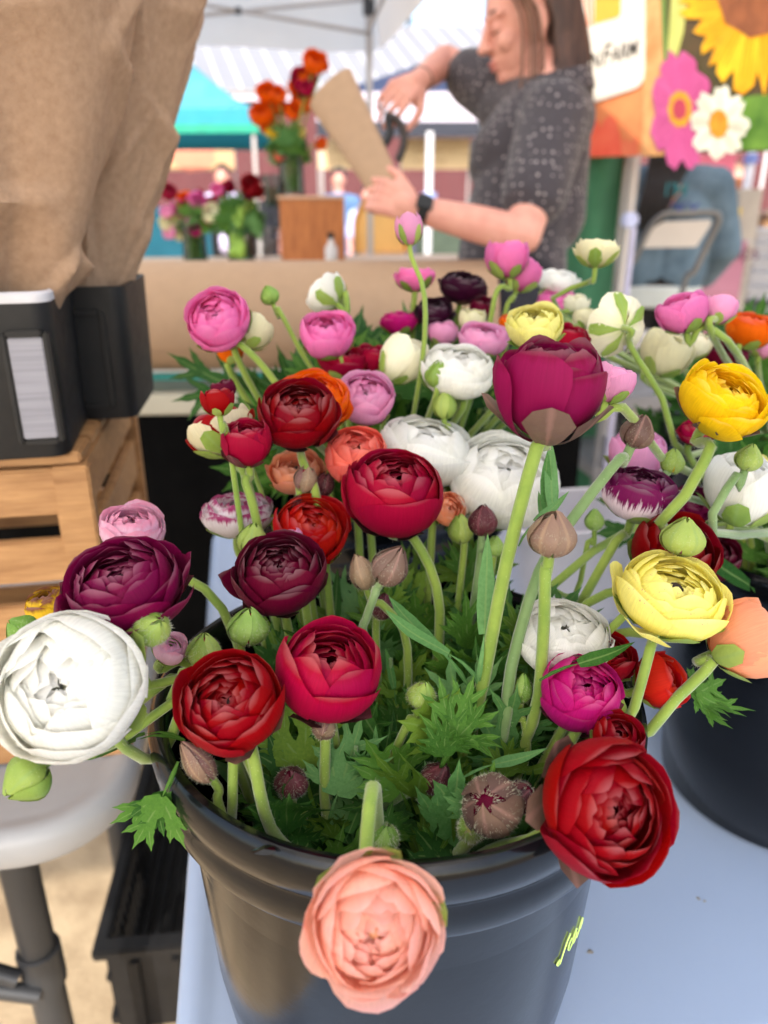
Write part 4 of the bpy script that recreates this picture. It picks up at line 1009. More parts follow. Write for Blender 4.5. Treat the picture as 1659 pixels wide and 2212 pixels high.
# yellow chair and the teal draped table
M_ych=mat('honey_chair_ply',(226,178,104),rough=.45,var=.06,scale=6); M_yed=mat('honey_chair_edge',(214,150,62),rough=.45)
YC=5.6; chx=GY(824,YC)
yc=thing('yellow_chair','honey coloured high chair with curved back and white legs','chair',(chx,YC,0),0)
zt_=GZ(425,YC); zs_=GZ(541,YC); cw2=(880-768)/1792.5*YC/2
p=rpoly(2*cw2,zt_-zs_,.12,8,(1,1,0,0)); 
MB().prism(p,-.012,.012,Matrix.Translation((0,.12,(zt_+zs_)/2))@Matrix.Rotation(pi/2,4,'X')).build('backrest',M_ych,yc,bevel=.004)
MB().tube(bez([(-cw2,.10,zs_),(-cw2,.10,zt_-.15),(-cw2+.08,.10,zt_-.01),(0,.10,zt_),(cw2-.08,.10,zt_-.01),(cw2,.10,zt_-.15),(cw2,.10,zs_)],40),.016,8).build('back_frame',M_yed,yc,smooth=True)
mix_box('seat',(0,-.08,zs_-.02),(2*cw2,.40,.035),M_yed,yc,.01)
for a in (-1,1):
    for b in (-1,1): MB().tube([(a*(cw2-.03),-.08+b*.17,zs_-.03),(a*(cw2+.03),-.08+b*.2,0)],.014,8).build('leg',M_whitem,yc,smooth=True)
td=thing('draped_table','teal cloth covered table by the far left','table',(GY(300,4.6),4.6,0)); zt2=GZ(447,4.6)
M_tealc=mat('teal_cloth',(48,132,160),rough=.85,var=.08)
v=[];f=[]
for i in range(31):
    for j in range(6): s=i/30; v.append((-.55+s*1.0,-.3-.012*sin(s*40)*(j/5),zt2-.005-(zt2-.5)*j/5))
for i in range(30):
    for j in range(5): q=i*6+j; f.append((q,q+1,q+7,q+6))
MB().add(v,f).build('cloth_drape',M_tealc,td,smooth=True); mix_box('tabletop',(-.05,.05,zt2-.012),(1.0,.68,.022),M_tealc,td)
for a in (-.45,.35):
    for b in (-.2,.3): MB().tube([(a,b,zt2-.03),(a,b,0)],.018,8).build('leg',M_dark_metal,td)

# ------------------------------------------------------------------ green cloth, banner with its stand, right-hand things
gcx=thing('green_cloth','hanging dark green cloth behind the woman','cloth',(GY(1285,2.95),2.95,0),radians(-6))
M_green=mat('green_cloth',(56,112,80),rough=.85,rgb2=(44,92,66),scale=5)
v=[];f=[]
for i in range(41):
    for j in range(25):
        s=i/40; q=j/24; x=-.24+.33*s; z=1.75-1.74*q; v.append((x,.02*sin(s*13+q*5)+.014*sin(q*14+s*4)+.03*q*sin(s*5),z))
for i in range(40):
    for j in range(24): q=i*25+j; f.append((q,q+1,q+26,q+25))
MB().add(v,f).build('cloth_sheet',M_green,gcx,smooth=True)
MB().tube([(-.3,0,1.76),(.11,0,1.76)],.012,8).build('top_rail',M_pole,gcx,smooth=True)
for a in (-.29,.10): MB().tube([(a,0.02,1.78),(a,.02,0)],.012,8).build('rail_post',M_pole,gcx,smooth=True)
# vinyl banner seen at a slant
A=Vector((.70,2.90,0)); Bp=Vector((1.02,2.20,0)); bd_=(Bp-A).normalized(); bnrm=Vector((bd_.y,-bd_.x,0))
if bnrm.dot(-A)<0: bnrm=-bnrm
def BS(px,py):
    r=FWD+RT*((px-829.5)/F)+UP*((1106-py)/F); t_=(A-CAM).dot(bnrm)/r.dot(bnrm); p=CAM+r*t_; return ((p-A).dot(bd_), p.z)
def BW(s,z,o=0): return A+bd_*s+bnrm*o+Vector((0,0,z))
zb_=1.432; bl0,bl1=-.55,1.15; bzt=2.15
ban=thing('farm_banner','tilted farm banner printed with flowers and white name card at upper right','banner',A+bd_*.3,0)
def bmesh_poly(name,pts,o,mt):
    m=MB(); c=ban.location; n_=len(pts); m.add([BW(s,z,o)-c for s,z in pts]+[BW(s,z,o-.0012)-c for s,z in pts],[tuple(range(n_)),tuple(range(2*n_-1,n_-1,-1))]+[(i,(i+1)%n_,n_+(i+1)%n_,n_+i) for i in range(n_)]); return m.build(name,mt,ban)
def flat(n,c,c2=None,sc=8): return mat('print_'+n,c,rough=.45,spec=.3,var=.08,scale=sc,rgb2=c2)
bmesh_poly('banner_sheet',[(bl0,zb_),(bl1,zb_),(bl1,bzt),(bl0,bzt)],0,flat('orange_ground',(226,150,96),(206,112,70),5))
def bp(name,pix,o,mt): return bmesh_poly(name,[BS(*q) for q in pix],o,mt)
bp('print_ground',[(1400,-60),(1760,-60),(1760,322),(1660,327),(1440,333),(1400,300)],.0016,flat('brown_ground',(92,70,48),(60,70,40),7))
bp('print_straw',[(1395,-40),(1440,-40),(1440,150),(1436,336),(1388,338),(1392,180)],.0030,flat('straw',(226,176,120),(196,132,80),14))
bp('print_stem',[(1455,-40),(1492,-40),(1478,70),(1452,170),(1440,170)],.0042,flat('pale_stem',(206,206,120),(176,186,100)))
bp('print_stem',[(1428,-40),(1440,-40),(1444,150),(1436,150)],.0050,flat('green_stem',(110,140,70)))
def petals(cx,cy,rx,ry,n,w,o,mt,mtc,rcx,rcy,rot=0,ring=None,jag=0,seed=1,mv=None):
    rg=random.Random(seed)
    for k in range(n):
        a=rot+2*pi*k/n; pts=[]
        for (t_,s_) in ((.10,-.25),(.45,-.75),(.75,-1),(.93,-.75),(1.0,-.32),(.95,0),(1.0,.32),(.93,.75),(.75,1),(.45,.75),(.10,.25)):
            if jag: t_=t_*(1+rg.uniform(-jag,jag)*(t_>.5))
            ang=a+s_*w*(.6 if t_<.3 else 1)/max(.4,t_)*.6
            pts.append((cx+rx*t_*cos(ang),cy+ry*t_*sin(ang)))
        bp('print_petal',pts,o+.0006*(k%3),mt)
        for (wd,ofs) in ((.10,-.32),(.08,.05),(.10,.36)):
            ln=[]
            for (t_,s_) in ((.22,ofs-wd),(.86,ofs-wd*.3),(.90,ofs+wd*.3),(.22,ofs+wd)):
                ang=a+s_*w/max(.4,t_)*.6; ln.append((cx+rx*t_*cos(ang),cy+ry*t_*sin(ang)))
            bp('print_vein',ln,o+.0019+.0003*(k%3),mv or mt)
    bp('print_centre',[(cx+rcx*cos(a*2*pi/18)*(1+.08*(a%2)),cy+rcy*sin(a*2*pi/18)*(1+.08*(a%2))) for a in range(18)],o+.003,mtc)
    if ring: bp('print_centre',[(cx+rcx*.6*cos(a*2*pi/14),cy+rcy*.6*sin(a*2*pi/14)) for a in range(14)],o+.0042,ring)
bp('print_leaf',[(1580,215),(1640,205),(1700,205),(1700,322),(1610,325),(1570,280)],.0046,flat('leaf_green',(70,110,40),(110,150,60),12))
# sunflower, most of it above the picture
petals(1640,-10,150,205,15,.30,.0060,flat('sun_yellow',(248,196,40),(226,150,20),9),flat('sun_brown',(160,96,60),(120,70,44),20),82,86,.1,None,.16,3,flat('sun_shade',(214,132,18),(236,170,30),9))
petals(1475,236,66,132,8,.60,.0086,flat('cosmos_pink',(204,96,152),(178,70,128),10),flat('cosmos_yellow',(230,176,50),(190,120,40),40),25,38,.3,flat('cosmos_red',(176,62,84)),.10,4,flat('cosmos_vein',(184,72,132),(200,96,150),10))
petals(1561,268,64,80,8,.50,.0126,flat('cosmos_white',(236,234,218),(206,206,190),10),flat('cosmos_gold',(226,160,50),(186,120,30),40),20,30,.1,None,.08,5,flat('cosmos_grey',(204,204,186)))
# red tulips at the lower left of the print
for (cx,w_p,top) in ((1283,22,252),(1318,26,248),(1350,30,300)):
    bp('print_tulip',[(cx-w_p,338),(cx-w_p*.95,300),(cx-w_p*.5,top+14),(cx,top),(cx+w_p*.5,top+10),(cx+w_p*.9,295),(cx+w_p,337)],.0034+.0006*(cx%3),flat('tulip_red',(222,74,56),(232,110,80),8) if cx<1340 else flat('tulip_orange',(224,120,84),(214,100,70),8))
# white name card with rounded corner
cardp=[(1225,-40),(1398,-60),(1396,150),(1394,170),(1386,184),(1376,191),(1225,242)]
bp('name_card',cardp,.0066,flat('card_white',(238,232,222)))
bp('card_emblem',[(1290,-30),(1346,-40),(1344,30),(1338,38),(1288,52)],.0082,flat('card_gold',(240,180,70)))
for k in range(4): bp('card_emblem',[(1238+k*13,-40),(1244+k*13,-40),(1262+k*8,56),(1258+k*8,57)],.0084,flat('card_orange',(236,140,100)))
def letters(txt,size,s0,z0,o,mt,par,name='lettering',axis=None,nrm=None,shear=.15,rot=0.):
    cu_=bpy.data.curves.new(name,'FONT'); cu_.body=txt; cu_.size=size; cu_.shear=shear; cu_.extrude=.0006; cu_.offset=size*.004
    tmp=bpy.data.objects.new(name,cu_); COL.objects.link(tmp); dg=bpy.context.evaluated_depsgraph_get(); dg.update()
    me_=bpy.data.meshes.new_from_object(tmp.evaluated_get(dg)); bpy.data.objects.remove(tmp); me_.materials.clear(); me_.materials.append(mt)
    o_=bpy.data.objects.new(name,me_); COL.objects.link(o_); o_.parent=par
    x=axis; z=nrm; y=z.cross(x); M=Matrix((x,y,z)).transposed()@Matrix.Rotation(rot,3,'Z'); M=M.to_4x4(); M.translation=Vector(s0)-par.location
    o_.matrix_local=M; return o_
M_ink=flat('dark_ink',(62,60,58))
def put_text(txt,px,py,hpx,rot=0.0):
    s,z=BS(px,py); s2,z2=BS(px,py-hpx); return letters(txt,(z2-z)/.70,BW(s,z,.0082),0,0,M_ink,ban,'lettering',bd_,bnrm,.12,rot)
put_text('N',1277,152,36,.05); put_text('F',1303,145,46,.05); put_text('ARM',1323,136,32,.05)
# stand of the banner
pc=P(1358,475,2.72); pc.z=0; MB().box(pc-ban.location+Vector((0,0,.56)),(.032,.032,1.08)).build('stand_post',M_pole,ban)
MB().box(pc-ban.location+Vector((0,0,1.62)),(.028,.028,1.12)).build('stand_post',M_pole,ban)
pz=P(1353,475,2.72).z; MB().box(pc-ban.location+Vector((0,-.01,pz)),(.055,.05,.05)).build('clamp',mat('pale_blue_clamp2',(196,206,246),rough=.35),ban,bevel=.01)
pc2=BW(1.1,0,-.035); MB().box(pc2-ban.location+Vector((0,0,1.09)),(.04,.04,2.18)).build('stand_post',M_pole,ban)
pc3=BW(-.5,0,-.035); MB().box(pc3-ban.location+Vector((0,0,1.09)),(.04,.04,2.18)).build('stand_post',M_pole,ban)
MB().tube([BW(-.52,2.16,-.035)-ban.location,BW(1.12,2.16,-.035)-ban.location],.018,8).build('top_rail',M_pole,ban,smooth=True)
wpost=P(1352,640,2.45); 
tp=thing('thin_post','thin pale post in front of the green cloth','post',(wpost.x,wpost.y,0))
MB().tube([(0,0,0),(0,0,P(1353,490,2.5).z)],.010,8).build('post_shaft',mat('lilac_metal',(190,190,222),rough=.3,metal=.3),tp,smooth=True)
MB().lathe([(.001,0),(.08,0),(.08,.012),(.012,.02)],16).build('post_foot',M_dark_metal,tp,smooth=True)

# person in a pale denim jacket, seen from behind
YJ=3.75; jx=GY(1440,YJ)
J=thing('person','person in denim jacket with long black hair seen from behind','person',(jx,YJ,0),radians(-12))
m=MB()
m.ell((0,0,1.60),(.08,.095,.115)); m.ell((0,.096,1.585),(.014,.018,.024)); m.cap((0,-.01,1.40),(0,0,1.52),.055,.05); m.cap((-.14,0,1.38),(.14,0,1.38),.07,.07); m.cap((0,0,1.3),(0,0,.98),.125,.13)
for a in (-1,1):
    m.ell((a*.082,0,1.59),(.012,.02,.03)); m.cap((a*.19,0,1.38),(a*.25,0,1.10),.048,.042); m.cap((a*.25,0,1.10),(a*.22,.16,.95),.04,.03)
    m.cap((a*.22,.16,.95),(a*.20,.24,.93),.032,.028)
    for q in range(4): m.cap((a*(.185+q*.012),.25,.945-q*.012),(a*(.18+q*.010),.315,.925-q*.014),.010,.008,8)
    m.cap((a*(.19),.22,.95),(a*.165,.27,.965),.011,.009,8)
    m.cap((a*.09,0,.95),(a*.10,0,.5),.085,.062); m.cap((a*.10,0,.5),(a*.10,-.02,.09),.058,.04); m.cap((a*.10,-.03,.045),(a*.10,.13,.04),.042,.036)
m.remesh('body',SKIN2,J,.010,2)
M_denim=mat('pale_denim',(98,120,138),rough=.85,rgb2=(66,88,106),scale=9,bump=.3,bscale=120)  # shade is put into the denim's base colour, darkened all over
m=MB(); m.cap((-.15,0,1.35),(.15,0,1.35),.10,.10); m.cap((-.06,0,1.24),(-.06,0,.98),.145,.155); m.cap((.06,0,1.24),(.06,0,.98),.145,.155)
for a in (-1,1): m.cap((a*.20,0,1.36),(a*.275,.0,1.10),.082,.078); m.cap((a*.275,0,1.10),(a*.235,.15,.96),.076,.058)
jk=m.remesh('denim_jacket',M_denim,J,.011,3)
for kx,(zz,hh) in enumerate(((.965,.05),(1.30,.008),(1.06,.007))):
    m=MB(); m.cap((-.07,0,zz),(.07,0,zz),.158 if kx==0 else (.152),.158 if kx==0 else .152); 
m=MB(); m.lathe([(.15,.84),(.165,.85),(.163,.93),(.15,.94)],24); m.v=[(x*1.25,y,z) for x,y,z in m.v]; m.build('shirt_hem',mat('white_shirt_cloth',(196,204,204),rough=.85,var=.06),J,smooth=True)
m=MB(); m.cap((-.05,0,.93),(.05,0,.93),.150,.150)
for a in (-1,1): m.cap((a*.09,0,.9),(a*.10,0,.5),.104,.080); m.cap((a*.10,0,.5),(a*.10,-.02,.10),.078,.066)
m.remesh('trousers',cl('black_jeans',(16,16,20)),J,.014,2)
rg=random.Random(8); m=MB(); m.ell((0,-.02,1.625),(.09,.10,.112),None,18,12)
for k in range(60):
    x=rg.uniform(-.085,.085); sh=-.085+rg.uniform(-.03,.03); ln=rg.uniform(1.13,1.24)
    m.tube(bez([(x*.7,-.06,1.68),(x,-.105,1.58),(x*.9-.03,-.125,1.42),(x*.5+sh*.8,-.175,1.28),(x*.45+sh,-.178,ln)],8),[.016,.018,.018,.015,.012,.010,.008,.006,.004][:9],6)
m.build('hair',HB,J,smooth=True)
M_jt=flat('teal_letter',(40,120,132)); M_jt2=flat('blue_letter',(50,60,140))
for (txt,x0_,zz,mt_) in (("I'M",-.035,1.315,M_jt),('LUCKY',-.13,1.235,M_jt2)):
    letters(txt,.078,Vector((J.location))+Vector((x0_,0,zz)),0,0,mt_,J,'lettering',Vector((1,0,0)),Vector((0,-1,0)),0).location=(x0_,-.1725,zz)
# high folding chair behind that person
YF=3.30
fcx=GY(1478,YF); fz1=GZ(458,YF); fz0=GZ(535,YF)
fc=thing('folding_chair','grey metal high folding chair with pale back panel','chair',(fcx,YF,0),radians(-6))
fr=[]
for (px,py) in ((1343,640),(1386,560),(1412,490),(1440,462),(1480,460),(1540,458),(1556,470),(1548,500),(1520,580),(1498,640)): fr.append((GY(px,YF)-fcx,0,GZ(py,YF)))
M_chf=mat('grey_chair_frame',(112,112,112),rough=.45,metal=.35)
zl=fr[0][2]
MB().tube(bez([(fr[0][0]-.10,-.12,.0)]+fr+[(fr[-1][0]-.11,-.12,.0)],50),.013,8).build('front_frame',M_chf,fc,smooth=True)
pp=[(GY(a,YF)-fcx,GZ(b_,YF)) for a,b_ in ((1400,531),(1418,490),(1440,476),(1538,472),(1541,480),(1516,528))]
MB().prism(pp,-.008,.008,Matrix.Rotation(pi/2,4,'X')).build('back_panel',mat('warm_grey_panel',(196,190,184),rough=.5,var=.04),fc,bevel=.002)
sz=.78
mix_box('seat',(-.06,-.20,sz),(.36,.36,.03),mat('warm_grey_panel2',(180,174,170),rough=.5),fc,.008)
for a in (-.22,.10): MB().tube([(a+.02,.02,sz-.01),(a,-.42,0)],.011,8).build('rear_leg',M_chf,fc,smooth=True)
MB().tube([(-.21,-.40,.3),(.11,-.40,.3)],.009,8).build('foot_rail',M_chf,fc,smooth=True)
# cabinet, pink box, grey box, stacked tubs, pink cloth
YD=5.2
cbn=thing('wood_cabinet','brown wooden cabinet behind the denim jacket','cabinet',(GY(1545,YD),YD,0)); hc=GZ(388,YD)
mix_box('carcass',(0,.2,hc/2),(.30,.4,hc),M_woodo,cbn,.004)
for k in range(5): mix_box('drawer_front',(0,-.008,hc-.10-k*.17),(.27,.016,.15),M_woodo,cbn,.004); 
for k in range(5): mix_box('drawer_pull',(0,-.022,hc-.10-k*.17),(.05,.012,.012),M_dark_metal,cbn,.002)
pb=thing('pink_box','pink box standing on the wooden cabinet','box',(GY(1538,YD-.0),YD+.14,hc+.0005)); M_pk=mat('pink_card',(214,108,136),rough=.6,var=.06)
mix_box('box_body',(0,0,.055),(.24,.24,.11),M_pk,pb,.004); mix_box('box_lid',(0,0,.122),(.25,.25,.022),M_pk,pb,.004)
YG=4.6
gb=thing('grey_board','grey upright cabinet at the right edge','cabinet',(GY(1618,YG),YG,0)); hg=GZ(410,YG)
mix_box('cabinet_body',(0,.12,hg/2),(.135,.26,hg),mat('warm_grey_board',(164,156,148),rough=.6,var=.05),gb,.004); mix_box('cabinet_door',(0,-.016,hg/2),(.12,.012,hg-.06),mat('warm_grey_board2',(170,162,154),rough=.6),gb,.003)
mix_box('latch',(-.055,-.028,GZ(465,YG)),(.012,.012,.09),mat('yellow_latch',(226,190,40),rough=.4),gb,.002)
YT=6.0
for k in range(5):
    tbx=thing('stacked_tub','pale grey tub at the right edge, %s of its stack'%('lowest','second from the bottom','middle one','second from the top','topmost')[k],'tub',(GY(1668,YT),YT,.62+k*.10),0,'pale grey tubs stacked at the right edge')
    m=MB(); v=[];f=[]; q0=rpoly(.30,.3,.04); kk=len(q0)
    for (s,z) in ((.85,0),(.98,.075),(1.06,.075),(1.06,.092),(.94,.092),(.82,.006)): v+=[(a*s,b_*s,z) for a,b_ in q0]
    for i in range(5):
        for j in range(kk): f.append((i*kk+j,i*kk+(j+1)%kk,(i+1)*kk+(j+1)%kk,(i+1)*kk+j))
    f.append(tuple(5*kk+j for j in range(kk))); f.append(tuple(range(kk-1,-1,-1))); m.add(v,f).build('tub_shell',mat('pale_tub',(186,188,196),rough=.45,var=.05),tbx,smooth=True)
sbx=thing('stool','plain dark stool under the stacked tubs','stool',(GY(1668,YT),YT,0)); mix_box('seat',(0,0,.60),(.34,.34,.035),M_dark_metal,sbx,.004)
for a in (-.14,.14):
    for b_ in (-.14,.14): MB().tube([(a,b_,.585),(a,b_,0)],.014,8).build('leg',M_dark_metal,sbx)
YK=4.3
pk=thing('pink_sheet','pink cloth sign with dark lettering draped over a stand','sign',(GY(1560,YK),YK,0)); zk=GZ(515,YK)
M_pkc=mat('dusty_pink_cloth',(178,122,140),rough=.85,rgb2=(160,104,124),scale=4)
v=[];f=[]
for i in range(31):
    for j in range(16): s=i/30; q=j/15; x=-.235+.40*s-.12*q; v.append((x,-.30*q-.02*sin(s*9+2*q)*q,zk-(zk-.06)*q))
for i in range(30):
    for j in range(15): q=i*16+j; f.append((q,q+1,q+17,q+16))
MB().add(v,f).build('cloth_sheet',M_pkc,pk,smooth=True)
MB().tube([(-.26,.012,zk-.012),(.19,.012,zk-.012)],.012,8).build('top_rail',M_pole,pk)
for a in (-.24,.17): MB().tube([(a,.02,zk),(a+.02,.10,0)],.011,8).build('stand_leg',M_dark_metal,pk)
tx_=letters('OUR GOODS',.074,Vector((0,0,0)),0,0,flat('maroon_ink',(104,52,72)),pk,'lettering',Vector((1,0,0)),Vector((0,-1,0)),0); tx_.matrix_local=Matrix.Translation((-.225,-.052,GZ(552,YK)))@Matrix.Rotation(radians(76),4,'X')
wp2=thing('tent_pole','white and blue tent pole at the right edge','pole',(GY(1608,6.6),6.6,0))
MB().box((0,0,1.1),(.055,.055,2.2)).build('pole_shaft',mat('white_blue_pole',(226,230,246),rough=.35),wp2,bevel=.006)
for z in (1.0,1.6): MB().box((0,0,z),(.085,.085,.07)).build('pole_clamp',mat('blue_clamp3',(120,140,214),rough=.4),wp2,bevel=.008)
tent('market_tent','pale pink market tent far at the right edge',GY(1635,14),GY(1635,14)+3,14,17,2.5,2.2,3.4,mat('pale_pink_tent',(240,214,206),rough=.7,transl=.2),mat('pale_pink_tent2',(238,206,198),rough=.7,transl=.2),None,M_whitem)
produce(GY(1660,9.5),9.5,1.2,'far produce table at the right edge',8,.95)
# ------------------------------------------------------------------ the woman wrapping a bouquet
WD=1.85
def Wp(px,py,dd=0): return P(px,py,WD+dd)
Hc=Wp(1132,52)
wo=thing('person','woman with long brown hair and dark dotted blouse wrapping flowers','person',(Hc.x+.03,Hc.y,0))
WO=wo.location
hx=Vector((-.955,-.16,-.25)).normalized(); hy=Vector((0,-1,0)); hy=(hy-hx*hy.dot(hx)).normalized(); hz=hx.cross(hy)
if hz.z<0: hz=-hz
HM=Matrix((hx,hy,hz)).transposed()
def H(x,y,z): return Hc+HM@Vector((x,y,z))-WO
def wl(px,py,dd=0): return Wp(px,py,dd)-WO
def hand(m,wrist,way,back,thumb,s,curl,spread=.10,tc=.5,r0=.0085):
    """palm, four jointed fingers and a thumb set on a wrist"""
    y=Vector(way).normalized(); z=Vector(back); z=(z-y*z.dot(y)).normalized(); x=y.cross(z)
    if x.dot(Vector(thumb))<0: x=-x
    w=Vector(wrist)
    m.cap(w,w+y*.03*s,.027*s,.027*s)
    for q in (-.027,-.009,.009,.026): m.cap(w+y*.02*s+x*q*.6*s,w+y*.082*s+x*q*s,.0165*s,.0125*s)
    m.cap(w+y*.03*s+x*.025*s-z*.006*s,w+y*.055*s+x*.034*s-z*.010*s,.017*s,.014*s)
    ln=((.040,.026,.020),(.045,.029,.021),(.042,.027,.021),(.033,.021,.018))
    for k,q in enumerate((.029,.010,-.009,-.027)):
        p=w+y*.084*s+x*q*s; a=0; d0=(y+x*(spread*(1.5-k)*.5)).normalized()
        for j,l in enumerate(ln[k]):
            a+=curl[k]*(.8,1.0,.7)[j]; d=d0*cos(a)-z*sin(a); p2=p+d*l*s; m.cap(p,p2,(r0-.0009*j)*s,(r0-.0009*(j+1))*s,9); p=p2
    p=w+y*.035*s+x*.034*s-z*.008*s; a=.15
    for j,l in enumerate((.036,.030,.024)):
        d=(y*cos(tc*j*.7)+x*(.75-.45*j)-z*(.35+tc*.45*j)).normalized(); p2=p+d*l*s; m.cap(p,p2,(.0115-.001*j)*s,(.0105-.001*j)*s,9); p=p2
sk=MB()
# head
sk.ell(H(-.012,0,.022),(.100,.077,.100),HM,20,14); sk.ell(H(.030,0,-.045),(.062,.060,.078),HM,18,12); sk.ell(H(.062,0,-.098),(.026,.030,.024),HM)
sk.cap(H(.086,0,.018),H(.108,0,-.026),.0095,.0125); sk.ell(H(.112,0,-.032),(.013,.013,.011),HM); 
for a in (-1,1):
    sk.ell(H(.100,a*.013,-.034),(.010,.009,.008),HM); sk.ell(H(.062,a*.040,-.030),(.026,.022,.026),HM); sk.cap(H(.083,a*.012,.026),H(.070,a*.050,.028),.010,.010)
    sk.ell(H(.076,a*.033,.002),(.015,.017,.014),HM)
    sk.ell(H(-.012,a*.078,-.012),(.020,.009,.033),HM@Matrix.Rotation(-.2,3,'Y')); sk.ell(H(-.008,a*.077,-.040),(.010,.008,.012),HM); sk.cap(H(.0,a*.060,-.075),H(.050,a*.020,-.102),.022,.018)
sk.ell(H(.088,0,-.064),(.014,.022,.0075),HM); sk.ell(H(.085,0,-.078),(.013,.019,.008),HM)
NB=wl(1185,205,.0)
sk.cap(H(-.030,0,-.070),NB,.056,.064); sk.cap(NB,wl(1185,262,.03),.058,.070)
# arms
S1=wl(1200,262,-.13); E1=wl(1128,508,-.20); R1=wl(900,452,-.22)
S2=wl(1080,205,.13); E2=wl(962,132,.25); R2=wl(905,176,.06)
sk.cap(S1,E1,.054,.041,16); sk.cap(E1,(E1*.55+R1*.45),.041,.038,16); sk.cap((E1*.55+R1*.45),R1,.038,.027,16)
sk.cap(S2,E2,.050,.041,16); sk.cap(E2,E2*.55+R2*.45,.041,.037,16); sk.cap(E2*.55+R2*.45,R2,.037,.027,16)
hand(sk,R1,wl(838,428,-.22)-R1,(.15,-1,.15),(.0,-.1,1),1.0,(1.05,1.1,1.1,1.1),.06,.55)
hand(sk,R2,wl(838,215,-.02)-R2,(-.1,-1,.35),(-.2,.0,-1),1.02,(.62,.7,.75,.8),.12,.5)
# body under the clothes, down to the feet
TC=wl(1140,330,.02); HP=wl(1085,660,.05); HP.z=max(.92-0,HP.z)
sk.cap(wl(1190,260,.04),TC,.09,.105,16); sk.cap(TC,HP,.105,.12,16)
for a in (-1,1):
    h=HP+Vector((.0,a*.09,-.04)); kn=Vector((h.x+.01,h.y+a*.01,.50)); an=Vector((h.x+.03,h.y+a*.01,.09))
    sk.cap(h,kn,.085,.06); sk.cap(kn,an,.058,.04); sk.cap(Vector((an.x+.02,an.y,.045)),Vector((an.x-.16,an.y-.02,.035)),.042,.032)
sk.remesh('body',SKIN,wo,.0036,2,.4)
# face details
M_brow=mat('brow_hair',(96,66,52),rough=.7); M_lip=mat('lips',(204,120,112),rough=.4,var=.05)
for a in (-1,1):
    m=MB(); m.tube(bez([H(.0855,a*.014,.030),H(.084,a*.032,.037),H(.070,a*.054,.032)],8),.0032,6); m.build('eyebrow',M_brow,wo,smooth=True)
    m=MB(); m.tube(bez([H(.0885,a*.020,-.005),H(.0895,a*.033,-.0085),H(.078,a*.047,-.006)],8),.0016,6); m.build('eyelashes',M_brow,wo,smooth=True)
m=MB(); m.ell(H(.0945,0,-.0645),(.009,.020,.0052),HM); m.ell(H(.0915,0,-.0765),(.009,.017,.0058),HM); m.build('lips',M_lip,wo,smooth=True)
# blouse
def blouse_mat():
    m,t,out=nodes('dotted_blouse'); b=N(t,'BsdfPrincipled'); tc=N(t,'TexCoord'); vo=N(t,'TexVoronoi'); vo.inputs['Scale'].default_value=62; vo.inputs['Randomness'].default_value=.45
    t.links.new(tc.outputs['Object'],vo.inputs['Vector']); r=ramp(t,[(.18,(1,1,1)),(.26,(0,0,0))]); t.links.new(vo.outputs['Distance'],r.inputs[0])
    f=noise(t,90,3,.6); k=mathn(t,'MULTIPLY',r.outputs[0],ramp_out(t,f)); c=mixc(t,k,lin((58,52,58)),lin((160,150,150)))
    t.links.new(c,b.inputs['Base Color']); b.inputs['Roughness'].default_value=.8; b.inputs['Sheen Weight'].default_value=.15
    bp_=N(t,'Bump'); bp_.inputs['Strength'].default_value=.5; bp_.inputs['Distance'].default_value=.01; t.links.new(noise(t,9,3,.5),bp_.inputs['Height']); t.links.new(bp_.outputs[0],b.inputs['Normal'])
    t.links.new(b.outputs[0],out.inputs[0]); return m
def ramp_out(t,f):
    r=ramp(t,[(.34,(0,0,0)),(.44,(1,1,1))]); t.links.new(f,r.inputs[0]); return r.outputs[0]
M_bl=blouse_mat()
m=MB()
m.cap(wl(1205,258,-.06),wl(1090,232,.12),.088,.075,18)                      # shoulders
m.cap(wl(1165,300,.02),wl(1112,345,.02),.125,.115,18); m.cap(wl(1160,330,.02),wl(1108,520,.03),.130,.132,18); m.cap(wl(1108,520,.03),wl(1095,690,.05),.130,.145,18)
m.cap(wl(1200,300,.02),wl(1175,470,.03),.085,.10,18)
m.cap(S1+Vector((.0,.02,.01)),S1*.34+E1*.66,.083,.072,18)
m.cap(S2,S2*.50+E2*.50,.080,.072,18)
m.cap(wl(1215,205,.0),wl(1165,222,.0),.070,.066,16)
m.remesh('blouse',M_bl,wo,.0070,3,.5)
m=MB(); cx=wl(1195,196,.0)
v=[];f=[]
for i in range(29):
    a=-2.5+5.0*i/28
    for (r,z) in ((.066,.0),(.080,.034),(.094,.006),(.098,-.012)): v.append(cx+Vector((r*cos(a),r*sin(a),z+.018*cos(a))))
for i in range(28):
    for j in range(3): q=i*4+j; f.append((q,q+1,q+5,q+4))
m.add(v,f).build('collar',M_bl,wo,smooth=True)
m=MB(); h0=HP
m.cap(h0+Vector((0,-.06,0)),h0+Vector((0,.06,0)),.150,.150)
for a in (-1,1):
    h=HP+Vector((.0,a*.09,-.04)); kn=Vector((h.x+.01,h.y+a*.01,.50)); an=Vector((h.x+.03,h.y+a*.01,.09)); m.cap(h,kn,.106,.082); m.cap(kn,an,.08,.066)
m.remesh('trousers',cl('dark_trousers',(34,34,42)),wo,.014,2)
